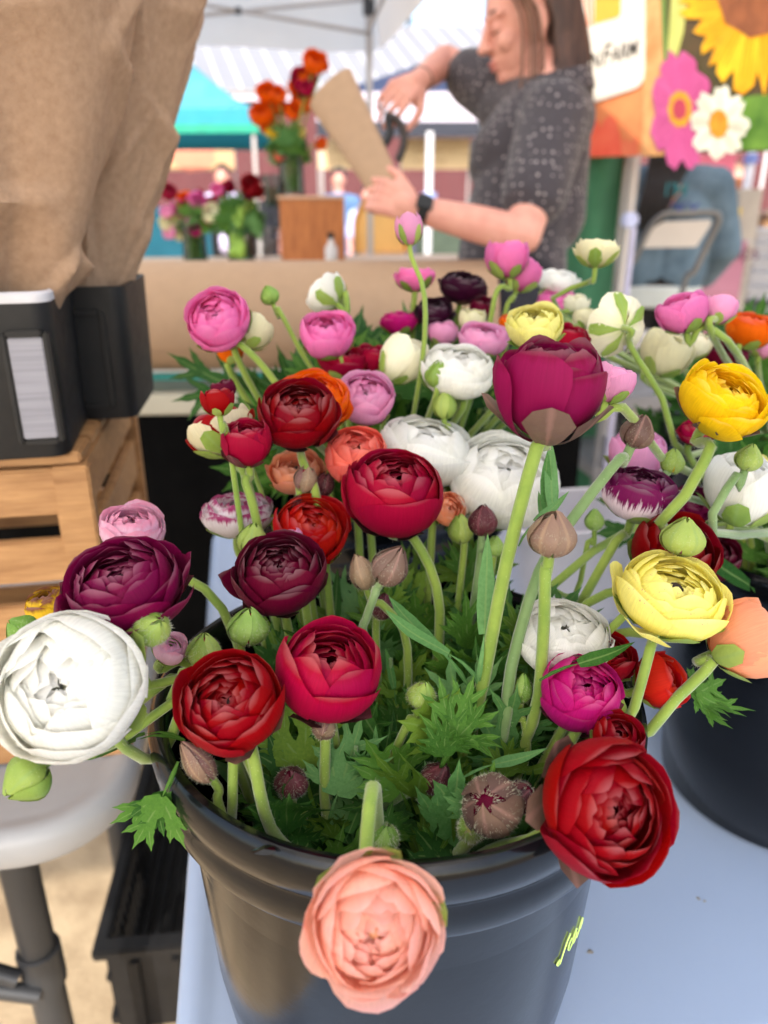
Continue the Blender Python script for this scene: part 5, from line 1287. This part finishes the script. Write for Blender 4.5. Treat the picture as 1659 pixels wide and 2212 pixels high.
# watch and wrist band
m=MB(); ax=(E1-R1).normalized(); c_=R1+ax*.012; o=ax.orthogonal().normalized(); o2=ax.cross(o)
v=[];f=[]
for i in range(24):
    a=2*pi*i/24
    for (r,z) in ((.0305,-.011),(.0335,-.009),(.0335,.009),(.0305,.011)): v.append(c_+(o*cos(a)+o2*sin(a))*r+ax*z)
for i in range(24):
    for j in range(3): f.append((i*4+j,i*4+j+1,((i+1)%24)*4+j+1,((i+1)%24)*4+j))
m.add(v,f); w1=m.build('watch_strap',M_blackm,wo,smooth=True)
m=MB(); fdir=Vector((.1,-1,.5)); fdir=(fdir-ax*fdir.dot(ax)).normalized(); MM=Matrix((ax,fdir.cross(ax),fdir)).transposed(); m.box(c_+fdir*.0355,(.034,.030,.010),MM); m.build('watch_case',mat('watch_black',(14,14,16),rough=.15),wo,bevel=.003)
ax=(E2-R2).normalized(); o=ax.orthogonal().normalized(); o2=ax.cross(o); c_=R2+ax*.014
MB().tube([c_+(o*cos(a*2*pi/24)+o2*sin(a*2*pi/24))*.0312 for a in range(25)],.0012,5,False).build('wrist_cord',mat('dark_cord',(60,44,40),rough=.8),wo,smooth=True)
# hair: a cap over the skull and many hanging locks
M_hr=mat('long_brown_hair',(84,56,46),rough=.42,spec=.45,rgb2=(54,34,28),scale=70,stretch=(1,1,.15)); M_hr2=mat('brown_hair_lighter',(126,88,66),rough=.42,spec=.45,rgb2=(88,58,42),scale=70,stretch=(1,1,.15))
m=MB(); v=[];f=[]; nu_,nv_=36,18; keep=[]
for i in range(nv_+1):
    th=pi*i/nv_*.80
    for j in range(nu_):
        ph=2*pi*j/nu_; p=Vector((.109*sin(th)*cos(ph),.086*sin(th)*sin(ph),.107*cos(th)+.022)); v.append(H(p.x-.014,p.y,p.z)); 
        keep.append(p.x<.062+.1*max(0,p.z-.05) and (p.z>.045 or p.x<-.012) )
for i in range(nv_):
    for j in range(nu_):
        q=(i*nu_+j,i*nu_+(j+1)%nu_,(i+1)*nu_+(j+1)%nu_,(i+1)*nu_+j)
        if all(keep[k] for k in q): f.append(q)
m.add(v,f)
hairroot=m.build('hair',M_hr,wo,smooth=True)
rg=random.Random(21)
def locks(n,fn,mt,r):
    m=MB()
    for k in range(n):
        pts=fn(rg); pp_=bez(pts,12); kk=len(pp_); m.tube(pp_,[r*rg.uniform(.8,1.2)*(1-.85*(i/(kk-1))**3) for i in range(kk)],6)
    m.build('hair_locks',mt,hairroot,smooth=True)
def back(rg):
    s=1 if rg.random()<.62 else -1; y=s*rg.uniform(.03,.094); x=rg.uniform(-.105,-.030); j=rg.uniform(-.012,.012)
    return [H(rg.uniform(-.03,.02),y*.35,.128),H(x*.75,y*.9,.085),H(x-.004,y*1.03,.0),H(x-.002+j,y*1.02,-.09),H(x+.012+j*2,y*1.04,-.17),H(x+.035+j*2,y*1.12+s*.01,-.265+rg.uniform(-.05,.03))]
locks(260,back,M_hr,.0046)
def side(rg):
    s=1 if rg.random()<.75 else -1; x=rg.uniform(-.105,-.042); j=rg.uniform(-.012,.012)
    return [H(x*.2,s*.03,.130),H(x*.8,s*.082,.075),H(x,s*.097,.0),H(x+.004+j,s*.098,-.08),H(x+.020+j*1.5,s*.106,-.14),H(x+.045+j*2,s*.128,-.20+rg.uniform(-.03,.03))]
locks(170,side,M_hr,.0040); locks(60,side,M_hr2,.0030)
def front(rg):
    s=1 if rg.random()<.8 else -1; j=rg.uniform(-.024,.018); e=rg.uniform(-.09,.0)
    return [H(.01+j,s*.03,.128),H(.040+j,s*.070,.075),H(.020+j*1.3,s*.090,.01),H(.030+j*1.6,s*.094,-.08),H(.056+j*1.8,s*.112,-.165),H(.080+j*2.0,s*.142,-.25+e*.5),H(.092+j*2.2,s*.150,-.30+e)]
locks(18,front,M_hr2,.0020)
def mid(rg):
    s=1 if rg.random()<.75 else -1; j=rg.uniform(-.02,.02); x=rg.uniform(-.085,-.045)
    return [H(.0+j,s*.02,.130),H(-.02+x*.5,s*.080,.075),H(x,s*.094,-.005),H(x+.016,s*.104,-.10),H(x+.060+j,s*.136,-.175),H(x+.105+j*1.5,s*.160,-.245),H(x+.125+j*1.6,s*.160,-.31+rg.uniform(-.05,.04))]
locks(150,mid,M_hr,.0036); locks(90,mid,M_hr2,.0032)
# the kraft wrap in her hands
b0=wl(846,428,-.205)+WO; t0=wl(716,192,-.10)+WO
kw=thing('bouquet_wrap','kraft paper wrap held in the woman\'s hands','paper wrap',b0)
axk=(t0-b0); v=[];f=[]; side=axk.cross(Vector((0,-1,0))).normalized(); dep=side.cross(axk.normalized())
for i in range(17):
    s=i/16; r=.030+.026*s
    for j in range(41):
        a=-pi*.5+2.22*pi*j/40; rr_=r*(1+.12*(j/40)); sn_=sin(a); sn_=math.copysign(abs(sn_)**.75,sn_); v.append(axk*s*(1.0+.035*sn_)+side*rr_*sn_*1.0-dep*rr_*cos(a)*.42)
for i in range(16):
    for j in range(40): q=i*41+j; f.append((q,q+1,q+42,q+41))
MB().add(v,f).build('paper_sheet',M_kraft2,kw,smooth=True)
# shears hanging from the far hand
sc=thing('shears','black handled garden shears held in the woman\'s raised hand','shears',Wp(848,262,-.03))
q0=sc.location; S_=lambda px,py,dd=-.03: Wp(px,py,dd)-q0
MB().tube(bez([S_(830,250),S_(858,262),S_(872,290),S_(868,320),S_(860,345)],16),[.010]*3+[.011]*20,8).build('handle',mat('shears_black',(38,32,32),rough=.4),sc,smooth=True) if False else None
pts=bez([S_(832,248),S_(858,260),S_(873,290),S_(869,322),S_(860,346)],16); MB().tube(pts,.0095,8).build('handle',mat('shears_dark',(60,50,46),rough=.45),sc,smooth=True)
pts=bez([S_(838,256),S_(842,280),S_(838,300),S_(830,312)],12); MB().tube(pts,.010,8).build('handle',mat('shears_black',(24,22,24),rough=.4),sc,smooth=True)
MB().add([S_(832,248),S_(842,256),S_(815,215),S_(808,212),S_(832,248,-.026),S_(842,256,-.026),S_(815,215,-.026),S_(808,212,-.026)],[(0,1,2,3),(7,6,5,4),(0,4,5,1),(1,5,6,2),(2,6,7,3),(3,7,4,0)]).build('blade',mat('steel_blade',(180,180,186),rough=.25,metal=.9),sc)
# ------------------------------------------------------------------ the flowers of the front bucket
f_=flower
f_(810,2010,330,.300,'open','peach',(.06,.03,1),'big peach ranunculus hanging over the rim, lowest flower of all',1,[(790,1850,.335)],'g',hs=.12,heart='s',rs=.0036,end=None)
f_(1312,1745,300,.345,'rose','red',(.35,.10,.95),'large red ranunculus at lower right with downy curled sepals',1,[(1170,1805,.37),(1060,1840,.40)],'b',sepal_th=92,rs=.0042,reflex=.12)
f_(150,1482,316,.360,'smooth','white',(.0,.22,1),'big white ranunculus at the left edge',1,[(240,1585,.40),(345,1640,.44)],'g',rs=.0036,heart='g',skirt=((165,78,.55,1.05),))
f_(262,1252,290,.400,'open','burg2',(-.10,.74,.64),'wide open wine purple ranunculus above the white one',1,[(395,1400,.44)],'m',skirt=((-35,88,.62,1.12),(10,84,.5,1.04)),rs=.0034)
f_(495,1517,234,.380,'rose','red',(-.12,.60,.78),'red ranunculus with faint orange flecks beside the cerise one',1,[(548,1640,.385),(585,1790,.40)],'p',rs=.0036)
f_(711,1450,226,.410,'cup','crim2',(.12,.80,.58),'cerise ranunculus with short upright stem in the middle of the bucket',1,[(703,1600,.425),(705,1760,.44)],'m',rs=.0034)
f_(853,1062,204,.500,'ball','crimson',(.04,.72,.66),'crimson ball ranunculus on a leaning stem above the leaves',1,[(895,1165,.51),(950,1320,.52)],'m',rs=.0037,skirt=((175,62,.5,1.08),))
f_(603,1235,200,.460,'rose','burg',(.0,.72,.66),'dark burgundy ranunculus between the red ones and the purple one',1,None,'m',skirt=((178,92,.35,1.15),))
f_(672,1142,164,.520,'rose','redo',(.2,.60,.80),'orange red ranunculus tucked behind the dark burgundy one',1,None,'g')
f_(512,1098,172,.540,'bowl','stripe',(.02,.94,.34),'white ranunculus with magenta streaks seen from the side',1,None,'g',zs=.78)
f_(1190,822,228,.400,'goblet','magenta',(.0,.90,.42),'tall magenta ranunculus standing above all on a thick stem',1,[(1160,965,.403),(1095,1210,.425),(1050,1440,.445),(1035,1505,.45)],'b',sepal_th=100,rs=.0044,zs=1.12,skirt=((196,62,.46,1.10),),sw=.52,
   leafs=((1120,1180,.425,.5,.8,.2,.045,2),(1035,1480,.445,-.7,.8,.3,.075,2),(1032,1480,.445,.1,1,.2,.085,2)))
f_(1255,1498,170,.425,'ball','hot',(.05,.66,.74),'hot pink ball ranunculus low between the stems at right',1,None,'m')
f_(1455,1280,240,.420,'rose','lemon',(.10,.80,.58),'pale yellow ranunculus with purple flecks and dark heart at right',1,[(1405,1400,.425),(1350,1570,.44)],'g',zs=.72,rs=.0034,skirt=((-130,98,.5,1.16),(165,80,.55,1.10),(10,88,.5,1.04)),hs=.2,wv=.5)
f_(1622,1380,170,.420,'cup','peach2',(.75,.45,.35),'apricot ranunculus leaning out over the right bucket',1,[(1540,1430,.42),(1460,1510,.435),(1375,1592,.45)],'g',rs=.0036,sepal_th=98)
f_(1218,1376,196,.455,'smooth','white',(.05,.75,.65),'white ranunculus low behind the hot pink one',1,None,'g',zs=.7,heart='g')
f_(1432,1470,120,.450,'small','redo',(.6,.35,.5),'red ranunculus half hidden behind the stem of the yellow one',1,None,'g')
f_(1318,1418,110,.455,'small','red',(.1,.6,.6),'red ranunculus half hidden behind the hot pink one',1,None,'g')
f_(1335,1590,110,.40,'small','red',(.1,.6,.6),'red ranunculus mostly hidden behind the large lower right one',1,None,'g')
f_(1458,1195,180,.480,'small','redd',(.1,.6,.8),'dark red ranunculus behind the pale yellow one',1,None,'g')
f_(1383,1063,158,.500,'ball','stripe2',(.12,.86,.5),'purple ranunculus with white streaked lower petals',1,[(1330,1170,.505),(1240,1325,.52)],'g',zs=.76,rs=.0036)
f_(1323,822,95,.440,'cup','lpink',(.25,.9,.3),'small light pink ranunculus just right of the tall magenta one',1,[(1345,880,.45),(1430,990,.52),(1500,1060,.6)],'g')
f_(770,982,138,.545,'ball','coral',(.05,.62,.78),'coral ranunculus left of the white ones',1,None,'g',zs=.82)
f_(645,890,176,.520,'rose','redd',(.05,.62,.78),'large dark red ranunculus in front of the orange one',1,[(655,1000,.53),(690,1110,.535)],'m',zs=.85)
f_(532,952,112,.500,'cup','crimson',(.0,.85,.5),'small round crimson ranunculus in front of the cream one',1,[(530,1040,.51),(560,1150,.52)],'m')
f_(470,862,72,.480,'small','red',(-.1,.95,.2),'little red half open flower on a thin stem at left',1,[(483,915,.485),(500,990,.50)],'g',rs=.0022)
f_(476,922,166,.540,'bowl',('red','redcream'),(-.40,.80,-.12),'cream backed red ranunculus turned away from the camera',1,[(500,960,.53),(540,1060,.53)],'g')
f_(640,1012,140,.560,'bowl','peach2',(.0,.7,.6),'apricot ranunculus in the shade under the dark red one',1,None,'g')
f_(968,1100,74,.555,'small','peach2',(.3,.2,.7),'little apricot flower peeping out behind the crimson ball',1,None,'g')
f_(800,1040,110,.58,'small','ppink',(.1,.6,.6),'pale pink ranunculus hidden under the coral one',1,None,'g')
f_(285,1140,140,.490,'rose','ppink',(.15,.75,.55),'pale pink ranunculus behind the wine purple one',1,None,'g')
f_(368,1400,74,.430,'small','ppink',(.4,.6,.5),'small pale pink flower low under the wine purple one',1,None,'g')
f_(104,1308,96,.450,'ball','yspeck',(-.2,.85,.4),'yellow ranunculus with dark petal rims behind the white one',1,[(180,1400,.46),(330,1560,.47)],'g')
f_(482,838,52,.56,'small','burg',(-.2,.8,.3),'tiny maroon flower behind the little red one',1,None,'m',rs=.002)
f_(622,1170,70,.5,'small','lpink',(-.3,.8,.2),'lilac petals showing between the striped and the orange red flower',1,None,'g')
# ------------------------------------------------------------------ flowers behind
f_(1088,1035,232,.575,'smooth','white',(.0,.62,.75),'wide white ranunculus with spread skirt right of the crimson ball',3,None,'g',zs=.7,heart='g',skirt=((200,92,.5,1.12),))
f_(922,970,208,.585,'smooth','white',(.15,.78,.55),'white ranunculus behind the crimson ball',3,None,'g',zs=.68,heart='g')
f_(850,965,130,.62,'bowl','white',(-.1,.78,.55),'white ranunculus squeezed between coral and crimson flowers',3,None,'g',zs=.7,heart='g')
f_(990,798,156,.610,'smooth','white',(.05,.72,.65),'white ranunculus left of the tall magenta flower',3,[(1000,880,.615)],'g',zs=.74,heart='g')
f_(678,856,184,.560,'open','orange',(.1,.7,.7),'orange ranunculus behind the dark red one',3,None,'g')
f_(790,857,128,.600,'rose','lpink',(.02,.45,.88),'light pink ranunculus facing the camera above the coral one',3,None,'g')
f_(470,688,142,.620,'rose','pink',(-.08,.32,.93),'bright pink ranunculus farthest left, in front of the paper roll',3,[(520,745,.625),(575,800,.635),(640,900,.66)],'g')
f_(706,718,122,.640,'rose','pink',(.0,.6,.75),'pink ranunculus in front of the paper roll, right of centre bud',3,[(740,780,.645)],'g')
f_(742,772,120,.66,'bowl','crimson',(.1,.7,.4),'crimson petals showing under the pink flower',3,None,'g')
f_(548,712,88,.650,'small','cream',(.45,.75,-.2),'small cream flower behind the bright pink one at left',3,None,'g')
f_(497,757,56,.66,'small','orange',(.0,.7,.3),'orange petals showing under the bright pink flower at left',3,None,'g')
f_(700,632,108,.700,'bowl','white',(-.62,.60,-.2),'white ranunculus turned away in front of the paper roll',3,[(745,680,.705)],'g')
f_(872,772,100,.640,'tulip','ivory',(.5,.8,.2),'closed ivory flower leaning right in the middle',3,None,'g')
f_(862,688,92,.750,'bowl','hot',(-.05,.85,.3),'flat deep pink flower below the high pink one',3,None,'g',fz=False)
f_(883,492,62,.600,'tulip','lpink',(-.1,.97,.2),'highest light pink tulip shaped bud on a long bare stem',3,[(917,640,.605),(910,800,.62)],'g',rs=.0024,sepal_th=70)
f_(895,592,94,.750,'bowl','pink',(.0,.9,.25),'cup shaped pink flower behind the long bare stem',3,None,'g',fz=False)
f_(1002,612,112,.760,'open','plum',(.1,.7,.5),'nearly black ruffled flower in front of the woman',3,None,'m',fz=False)
f_(940,668,94,.740,'open','plum',(.0,.6,.6),'dark plum flower beside the long bare stem',3,None,'m',fz=False)
f_(1094,553,92,.700,'cup','pink',(-.15,.92,.25),'pink cup flower in front of the woman\'s forearm',3,[(1080,620,.7),(1060,690,.71)],'g',rs=.0028)
f_(1130,588,82,.720,'cup','pink',(.3,.85,.2),'pink flower just behind and right of the pink cup',3,[(1110,640,.72),(1085,700,.73)],'g',rs=.0026)
f_(1205,602,100,.820,'bowl','white',(.05,.7,.4),'white flower before the green cloth',4,None,'g',fz=False)
f_(1205,645,94,.800,'bowl','pink',(.0,.7,.5),'pink flower under the white one before the green cloth',4,None,'g',fz=False)
f_(1290,532,106,.650,'bowl','cream',(.05,.95,.22),'cream cup flower held high before the green cloth',4,[(1270,610,.67),(1215,690,.72)],'g',rs=.0026,zs=.9)
f_(1155,700,124,.560,'rose','lemonp',(-.15,.7,.65),'pale lemon ranunculus behind the tall magenta one',3,None,'g')
f_(1046,728,110,.650,'rose','lpink',(.05,.75,.6),'light pink ranunculus above the white one',3,None,'g',zs=.7)
f_(1020,688,60,.72,'small','cream',(.0,.8,.4),'small cream flower among the dark plum ones',3,None,'g',fz=False)
f_(1097,695,40,.7,'small','orange',(.0,.8,.4),'small orange flower left of the pale lemon one',3,None,'g',fz=False)
f_(1228,730,90,.62,'small','crimson',(.1,.7,.4),'crimson petals between the lemon and the magenta flowers',3,None,'g')
f_(1325,702,128,.600,'back','ivory',(-.15,.35,-.85),'ivory flower seen from behind with star of green sepals',4,[(1360,745,.585),(1430,860,.60),(1490,985,.64)],'g',rs=.003)
f_(1265,686,56,.66,'ball','cream',(.0,.9,.3),'round cream bud flower left of the ivory star',4,None,'g')
f_(1440,757,112,.680,'cup','cream',(.25,.7,.4),'cream flower below the right pink pair',4,None,'g')
f_(1500,740,70,.72,'small','ivory',(.25,.7,.4),'small ivory flower right of the cream one',4,None,'g',fz=False)
f_(1474,668,112,.600,'rose','pink',(-.35,.80,.40),'large pink ranunculus of the right hand pair',4,[(1520,705,.605),(1600,775,.64)],'g')
f_(1556,664,72,.610,'cup','lpink',(.15,.9,.15),'smaller light pink ranunculus of the right hand pair',4,None,'g')
f_(1622,706,104,.700,'rose','orange',(.1,.75,.45),'orange ranunculus at the right edge',4,None,'g')
f_(1565,775,90,.74,'small','burg',(.0,.7,.4),'dark crimson flower below the orange one at right',4,None,'m',fz=False)
f_(958,716,64,.72,'small','lpink',(.0,.8,.4),'small lilac pink flower between the stems below the dark plum ones',3,None,'g',fz=False)
f_(1042,664,56,.745,'small','burg',(.1,.7,.5),'small maroon flower right below the black ruffled one',3,None,'m',fz=False)
f_(806,772,72,.67,'small','crimson',(.2,.7,.4),'crimson flower half hidden beside the closed ivory one',3,None,'g',fz=False)
f_(1246,655,54,.74,'small','ivory',(.0,.8,.4),'small ivory flower left of the round cream one',4,None,'g',fz=False)
f_(1180,735,60,.62,'small','lemonp',(.1,.8,.4),'small lemon flower low behind the tall magenta one',3,None,'g',fz=False)
f_(1650,745,60,.76,'small','lpink',(.0,.7,.4),'light pink flower at the very right edge',4,None,'g',fz=False)
# right bucket
f_(1567,858,196,.460,'rose','yellow',(.22,.66,.70),'golden yellow ranunculus at the right, highest of its bucket',2,[(1535,965,.465),(1480,1070,.475),(1440,1150,.49)],'b',rs=.0040,zs=.80,skirt=((-135,84,.5,1.10),))
f_(1612,1050,170,.520,'cup','white',(.1,.90,.35),'white ranunculus at the right edge under the golden one',2,None,'g',heart='g')
f_(1655,1010,70,.56,'small','lemonp',(.2,.8,.3),'lemon flower at the right edge behind the white one',2,None,'g')
f_(1376,975,122,.600,'cup','lpink',(.05,.85,.4),'light pink ranunculus behind the downy bud',2,None,'g')
f_(1505,930,84,.600,'open','crim2',(.0,.7,.5),'cerise flower under the golden yellow one',2,None,'m')
f_(1495,1085,104,.58,'open','burg2',(.0,.5,.7),'wine coloured flower between the stems at right',2,None,'m')
f_(1450,1150,60,.6,'small','crimson',(.1,.5,.7),'crimson flower deep between the stems at right',2,None,'m')
f_(1545,1200,110,.62,'small','burg',(.1,.5,.7),'dark burgundy flower in the shade over the right bucket rim',2,None,'m')
f_(1500,1330,90,.46,'small','peach2',(.0,.6,.6),'apricot petals below the pale yellow flower',1,None,'g')
# ------------------------------------------------------------------ buds
bud(1062,1740,134,122,.385,(-.35,.45,.75),'withered downy maroon bud turned aside at the front rim',1,'b',[(1015,1815,.40)],'burg',open_=15,rs=.0034,hair=300)
bud(1122,1722,70,80,.40,(.5,.6,.4),'smaller withered maroon bud right behind the downy one at the rim',1,'m',None,'burg',open_=26)
bud(842,1226,80,92,.455,(.40,.70,.35),'downy pinkish bud bent to the right above the leaves',1,'b',[(815,1270,.46),(790,1340,.465),(785,1390,.47)],stem='g')
bud(783,1240,58,78,.475,(-.3,.9,.2),'striped green and maroon bud touching the downy pink one',1,'p',[(830,1310,.48),(880,1400,.49)])
bud(1192,1158,104,100,.410,(.05,.9,.35),'large downy brown pink bud right of the thick stem',1,'p',[(1178,1230,.415),(1172,1400,.43),(1150,1560,.45)],rs=.0034)
bud(1376,936,74,72,.470,(.35,.85,.2),'downy grey bud below right of the tall magenta flower',1,'b',[(1340,990,.464),(1245,1110,.456),(1165,1235,.45),(1105,1440,.447),(1085,1590,.45)],rs=.0034,stem='g')
bud(1042,1128,64,66,.520,(.05,.97,.1),'brown pointed bud under the white flowers',1,'m',[(1038,1200,.525)],stem='g')
bud(1474,1164,94,80,.440,(.15,.95,.2),'green and pink bud above the pale yellow flower',1,'l',None,'pink')
bud(1616,992,58,56,.480,(.2,.9,.2),'greenish bud on a long stem at the right edge',2,'l',[(1592,1025,.482),(1540,1150,.49)],rs=.0028,stem='g')
bud(1452,1000,50,54,.52,(.1,.95,.2),'small yellow tipped green bud beside the purple streaked flower',2,'l',None,'yellow',stem='g')
bud(535,1357,88,80,.440,(.15,.9,.25),'round green bud with red seams left of the cerise flower',1,'g',None,'crimson')
bud(440,1408,74,76,.430,(.1,.9,.3),'green bud with maroon seam above the red flower',1,'l',None,'crimson')
bud(329,1356,80,78,.385,(.55,.4,.6),'pale green bud lying against the wine purple flower',1,'l',[(300,1400,.40),(320,1480,.42)])
bud(48,1362,74,60,.400,(-.7,.6,.2),'green bud at the left edge over the white flower',1,'g',[(120,1420,.42),(250,1540,.44)])
bud(62,1680,108,92,.370,(-.6,-.5,.5),'nodding light green bud at lower left under the white flower',1,'l',[(150,1640,.385),(260,1600,.41)],hair=160)
bud(629,1690,72,72,.430,(.0,.8,.55),'dark maroon bud low in the leaves at left of its bucket',1,'m',None,'burg')
bud(940,1682,66,80,.430,(.45,.75,.4),'dark maroon bud on an arched stem low in the middle',1,'m',[(905,1705,.435),(820,1750,.45)],stem='g')
bud(911,1503,64,60,.430,(.2,.9,.3),'yellow green round bud in the middle of the leaves',1,'l',[(888,1550,.435),(830,1670,.445),(775,1755,.455)],'lemonp')
bud(832,1812,60,72,.385,(.1,.85,.4),'smooth green bud just inside the front rim',1,'g',None)
bud(1128,1490,44,64,.450,(.1,.98,.1),'slim green bud beside the straight stem',1,'g',[(1132,1560,.452),(1133,1650,.46)],rs=.0022)
bud(945,812,58,58,.60,(.1,.9,.4),'green bud in front of the white flower',3,'l',None,'cream')
bud(960,878,52,60,.60,(.0,.98,.1),'striped pale green bud under the other green one',3,'l',[(962,930,.6)])
bud(583,640,42,40,.66,(-.35,.85,.3),'green bud on a long slanting stem before the paper roll',3,'g',[(600,665,.66),(650,760,.67),(690,840,.68)],rs=.0022)
bud(996,1146,56,62,.54,(-.1,.95,.2),'green pointed bud behind the crimson ball',1,'l',None)
bud(1068,1182,44,44,.53,(.1,.95,.2),'small round green bud left of the thick stem',1,'g',None)
bud(1284,1126,42,46,.55,(.0,.97,.1),'small olive bud between the stems',1,'g',[(1270,1170,.552),(1240,1290,.56)],rs=.002)
bud(545,1168,66,68,.50,(.15,.95,.2),'pale green bud under the streaked white flower',1,'l',None)
bud(660,1035,50,64,.53,(.2,.9,.2),'half open maroon bud under the dark red flower',1,'p',None,'crimson',open_=30)
bud(700,1048,44,60,.55,(.3,.9,.2),'small maroon bud right under the dark red flower',1,'m',None,'burg',open_=26)
bud(640,1092,30,44,.53,(.3,.9,.2),'tiny maroon bud below the apricot flower',1,'m',None)
bud(825,1312,50,60,.49,(.2,.8,.4),'brown bud in the shade under the striped green one',1,'m',None)
bud(1018,1790,60,70,.392,(-.2,.3,.8),'yellow green bud behind the withered flower',1,'l',None,'lemonp')
bud(700,1575,52,46,.415,(-.1,-.3,.9),'folded pinkish sepal bud under the cerise flower',1,'p',None,hair=60)
bud(430,1650,62,110,.395,(-.45,.75,.3),'folded green and pink bud below the red flower at the rim',1,'p',[(470,1730,.40),(500,1790,.405)])
# ------------------------------------------------------------------ leaves
def foliage(B, n, label, seed, zlo, zhi, lo, hi, rmax=.128, mats=None):
    rg=random.Random(seed); root=thing('foliage',label,'foliage',(B.x,B.y,.86),0,'leaves filling the buckets')
    for i in range(n):
        a=rg.uniform(0,6.283); r=rmax*sqrt(rg.random()); base=Vector((B.x+r*cos(a),B.y+r*sin(a),rg.uniform(zlo,zhi)-.0*r))
        out=Vector((cos(a),sin(a),0)); way=(Vector((0,0,1))*rg.uniform(.5,1.1)+out*rg.uniform(-.25,.75)*(r/rmax)+Vector((rg.uniform(-.6,.6),rg.uniform(-.7,.3),0))).normalized()
        up=Vector((rg.uniform(-.5,.5),-1,rg.uniform(.2,1.0)))
        sz=rg.uniform(lo,hi); tp=base+way*sz; dd=Vector((tp.x-B.x,tp.y-B.y,0))
        if dd.length>.128 and tp.z<RIMZ+.03: way=(way-dd.normalized()*(way.dot(dd.normalized())+.35)).normalized(); way.z=abs(way.z)+.3; base=base-out*.02
        leaf(root,base,way,up,sz,rg.choice(mats or (M_leaf,M_leaf,M_leafd,M_leafb)),None if rg.random()<.8 else rg.choice(STRAPM))
    for i in range(max(10,n//6)):
        a=rg.uniform(0,6.283); r=rmax*.85*sqrt(rg.random()); q=Vector((r*cos(a),r*sin(a),0)); o=q.normalized()*rg.uniform(-.02,.015); hgt=rg.uniform(.07,.12 if n<200 else .17); top=q+o+Vector((0,0,hgt))
        MB().tube(bez([q*.6+Vector((0,0,-.06)),q*.9+Vector((0,0,.03)),top],8),[.0024]*5+[.0013]*4,7).build('stalk',rg.choice((M_stem,M_stemg)),root,smooth=True)
        for kk in range(2):
            if len(root.children)<298: leaf(root,root.location+top-Vector((0,0,.002)),Vector((rg.uniform(-.6,.6),rg.uniform(-.6,.2),1)),Vector((0,-1,.3)),rg.uniform(.022,.04),rg.choice((M_leaf,M_leafy,M_leafb)),rg.choice(STRAPM) if kk else None)
    return root
foliage(B1+Vector((0,.010,0)),205,'feathery green leaves filling the front bucket',1,.87,.972,.042,.074,.118,(M_leaf,M_leafd,M_leafd,M_leaf,M_leafy,M_leafd,M_leafb))
foliage(B1+Vector((.03,.05,0)),80,'taller green leaves at the back of the front bucket',2,.92,1.005,.05,.08,.09,(M_leaf,M_leafy,M_leafd,M_leafb))
foliage(B1,120,'ferny leaves along the front rim of the front bucket',9,.90,.968,.035,.06,.11,(M_leaf,M_leafd,M_leafy,M_leafd))
foliage(B3,110,'green leaves between the flowers of the bucket behind',3,.98,1.10,.08,.13,.12,(M_leaf,M_leafd,M_leafd))
foliage(B2,110,'green leaves in the shade of the right bucket',4,.92,1.03,.07,.12,.13,(M_leaf,M_leafd,M_leafd))
foliage(B4,90,'green leaves between the cream flowers of the back right bucket',5,.95,1.10,.08,.13,.12,(M_leaf,M_leafd,M_leafd))
def lone(label, base, way, up, s, mt, n=1, straps=False):
    t=thing('leaf_sprig',label,'leaf',P(*base))
    rg=random.Random(int(base[0]))
    for k in range(n):
        wv=camdir((way[0]+rg.uniform(-.4,.4)*(k>0),way[1]+rg.uniform(-.3,.3)*(k>0),way[2])); leaf(t,P(*base),wv,camdir(up),s*(1-.15*k),mt,rg.choice(STRAPM) if straps else rg.choice(LEAFM))
lone('toothed leaf drooping over the left rim of the front bucket',(385,1645,.40),(-.35,-.85,.3),(.3,.4,.9),.052,M_leaf,2)
lone('divided leaf whorl on the stem right of the tall magenta flower',(1180,1195,.47),(.1,1,.2),(0,.2,1),.075,M_leafb,4,True)
lone('toothed sprig lying across the hot pink flower',(1165,1470,.415),(.9,.42,.1),(0,.6,.8),.062,M_leaf,1,True)
lone('feathery sprig sticking out over the right bucket',(1430,1490,.46),(.95,-.1,.1),(0,.8,.6),.055,M_leaf,2)
lone('long narrow leaf rising beside the leaning stem',(1010,1480,.45),(-.65,.85,.1),(.2,.3,.9),.075,M_leafb,1,True)
lone('broad toothed leaf low by the dark maroon bud',(950,1660,.425),(.3,.85,.5),(0,.3,.95),.055,M_leaf,3)
lone('strap leaf curling out at lower right of the centre',(1000,1680,.42),(.85,.45,.2),(0,.6,.8),.05,M_leafb,1,True)
lone('pair of leaves reaching over the left rim under the white flower',(400,1600,.42),(-.95,.1,.3),(0,.9,.4),.07,M_leaf,2,True)
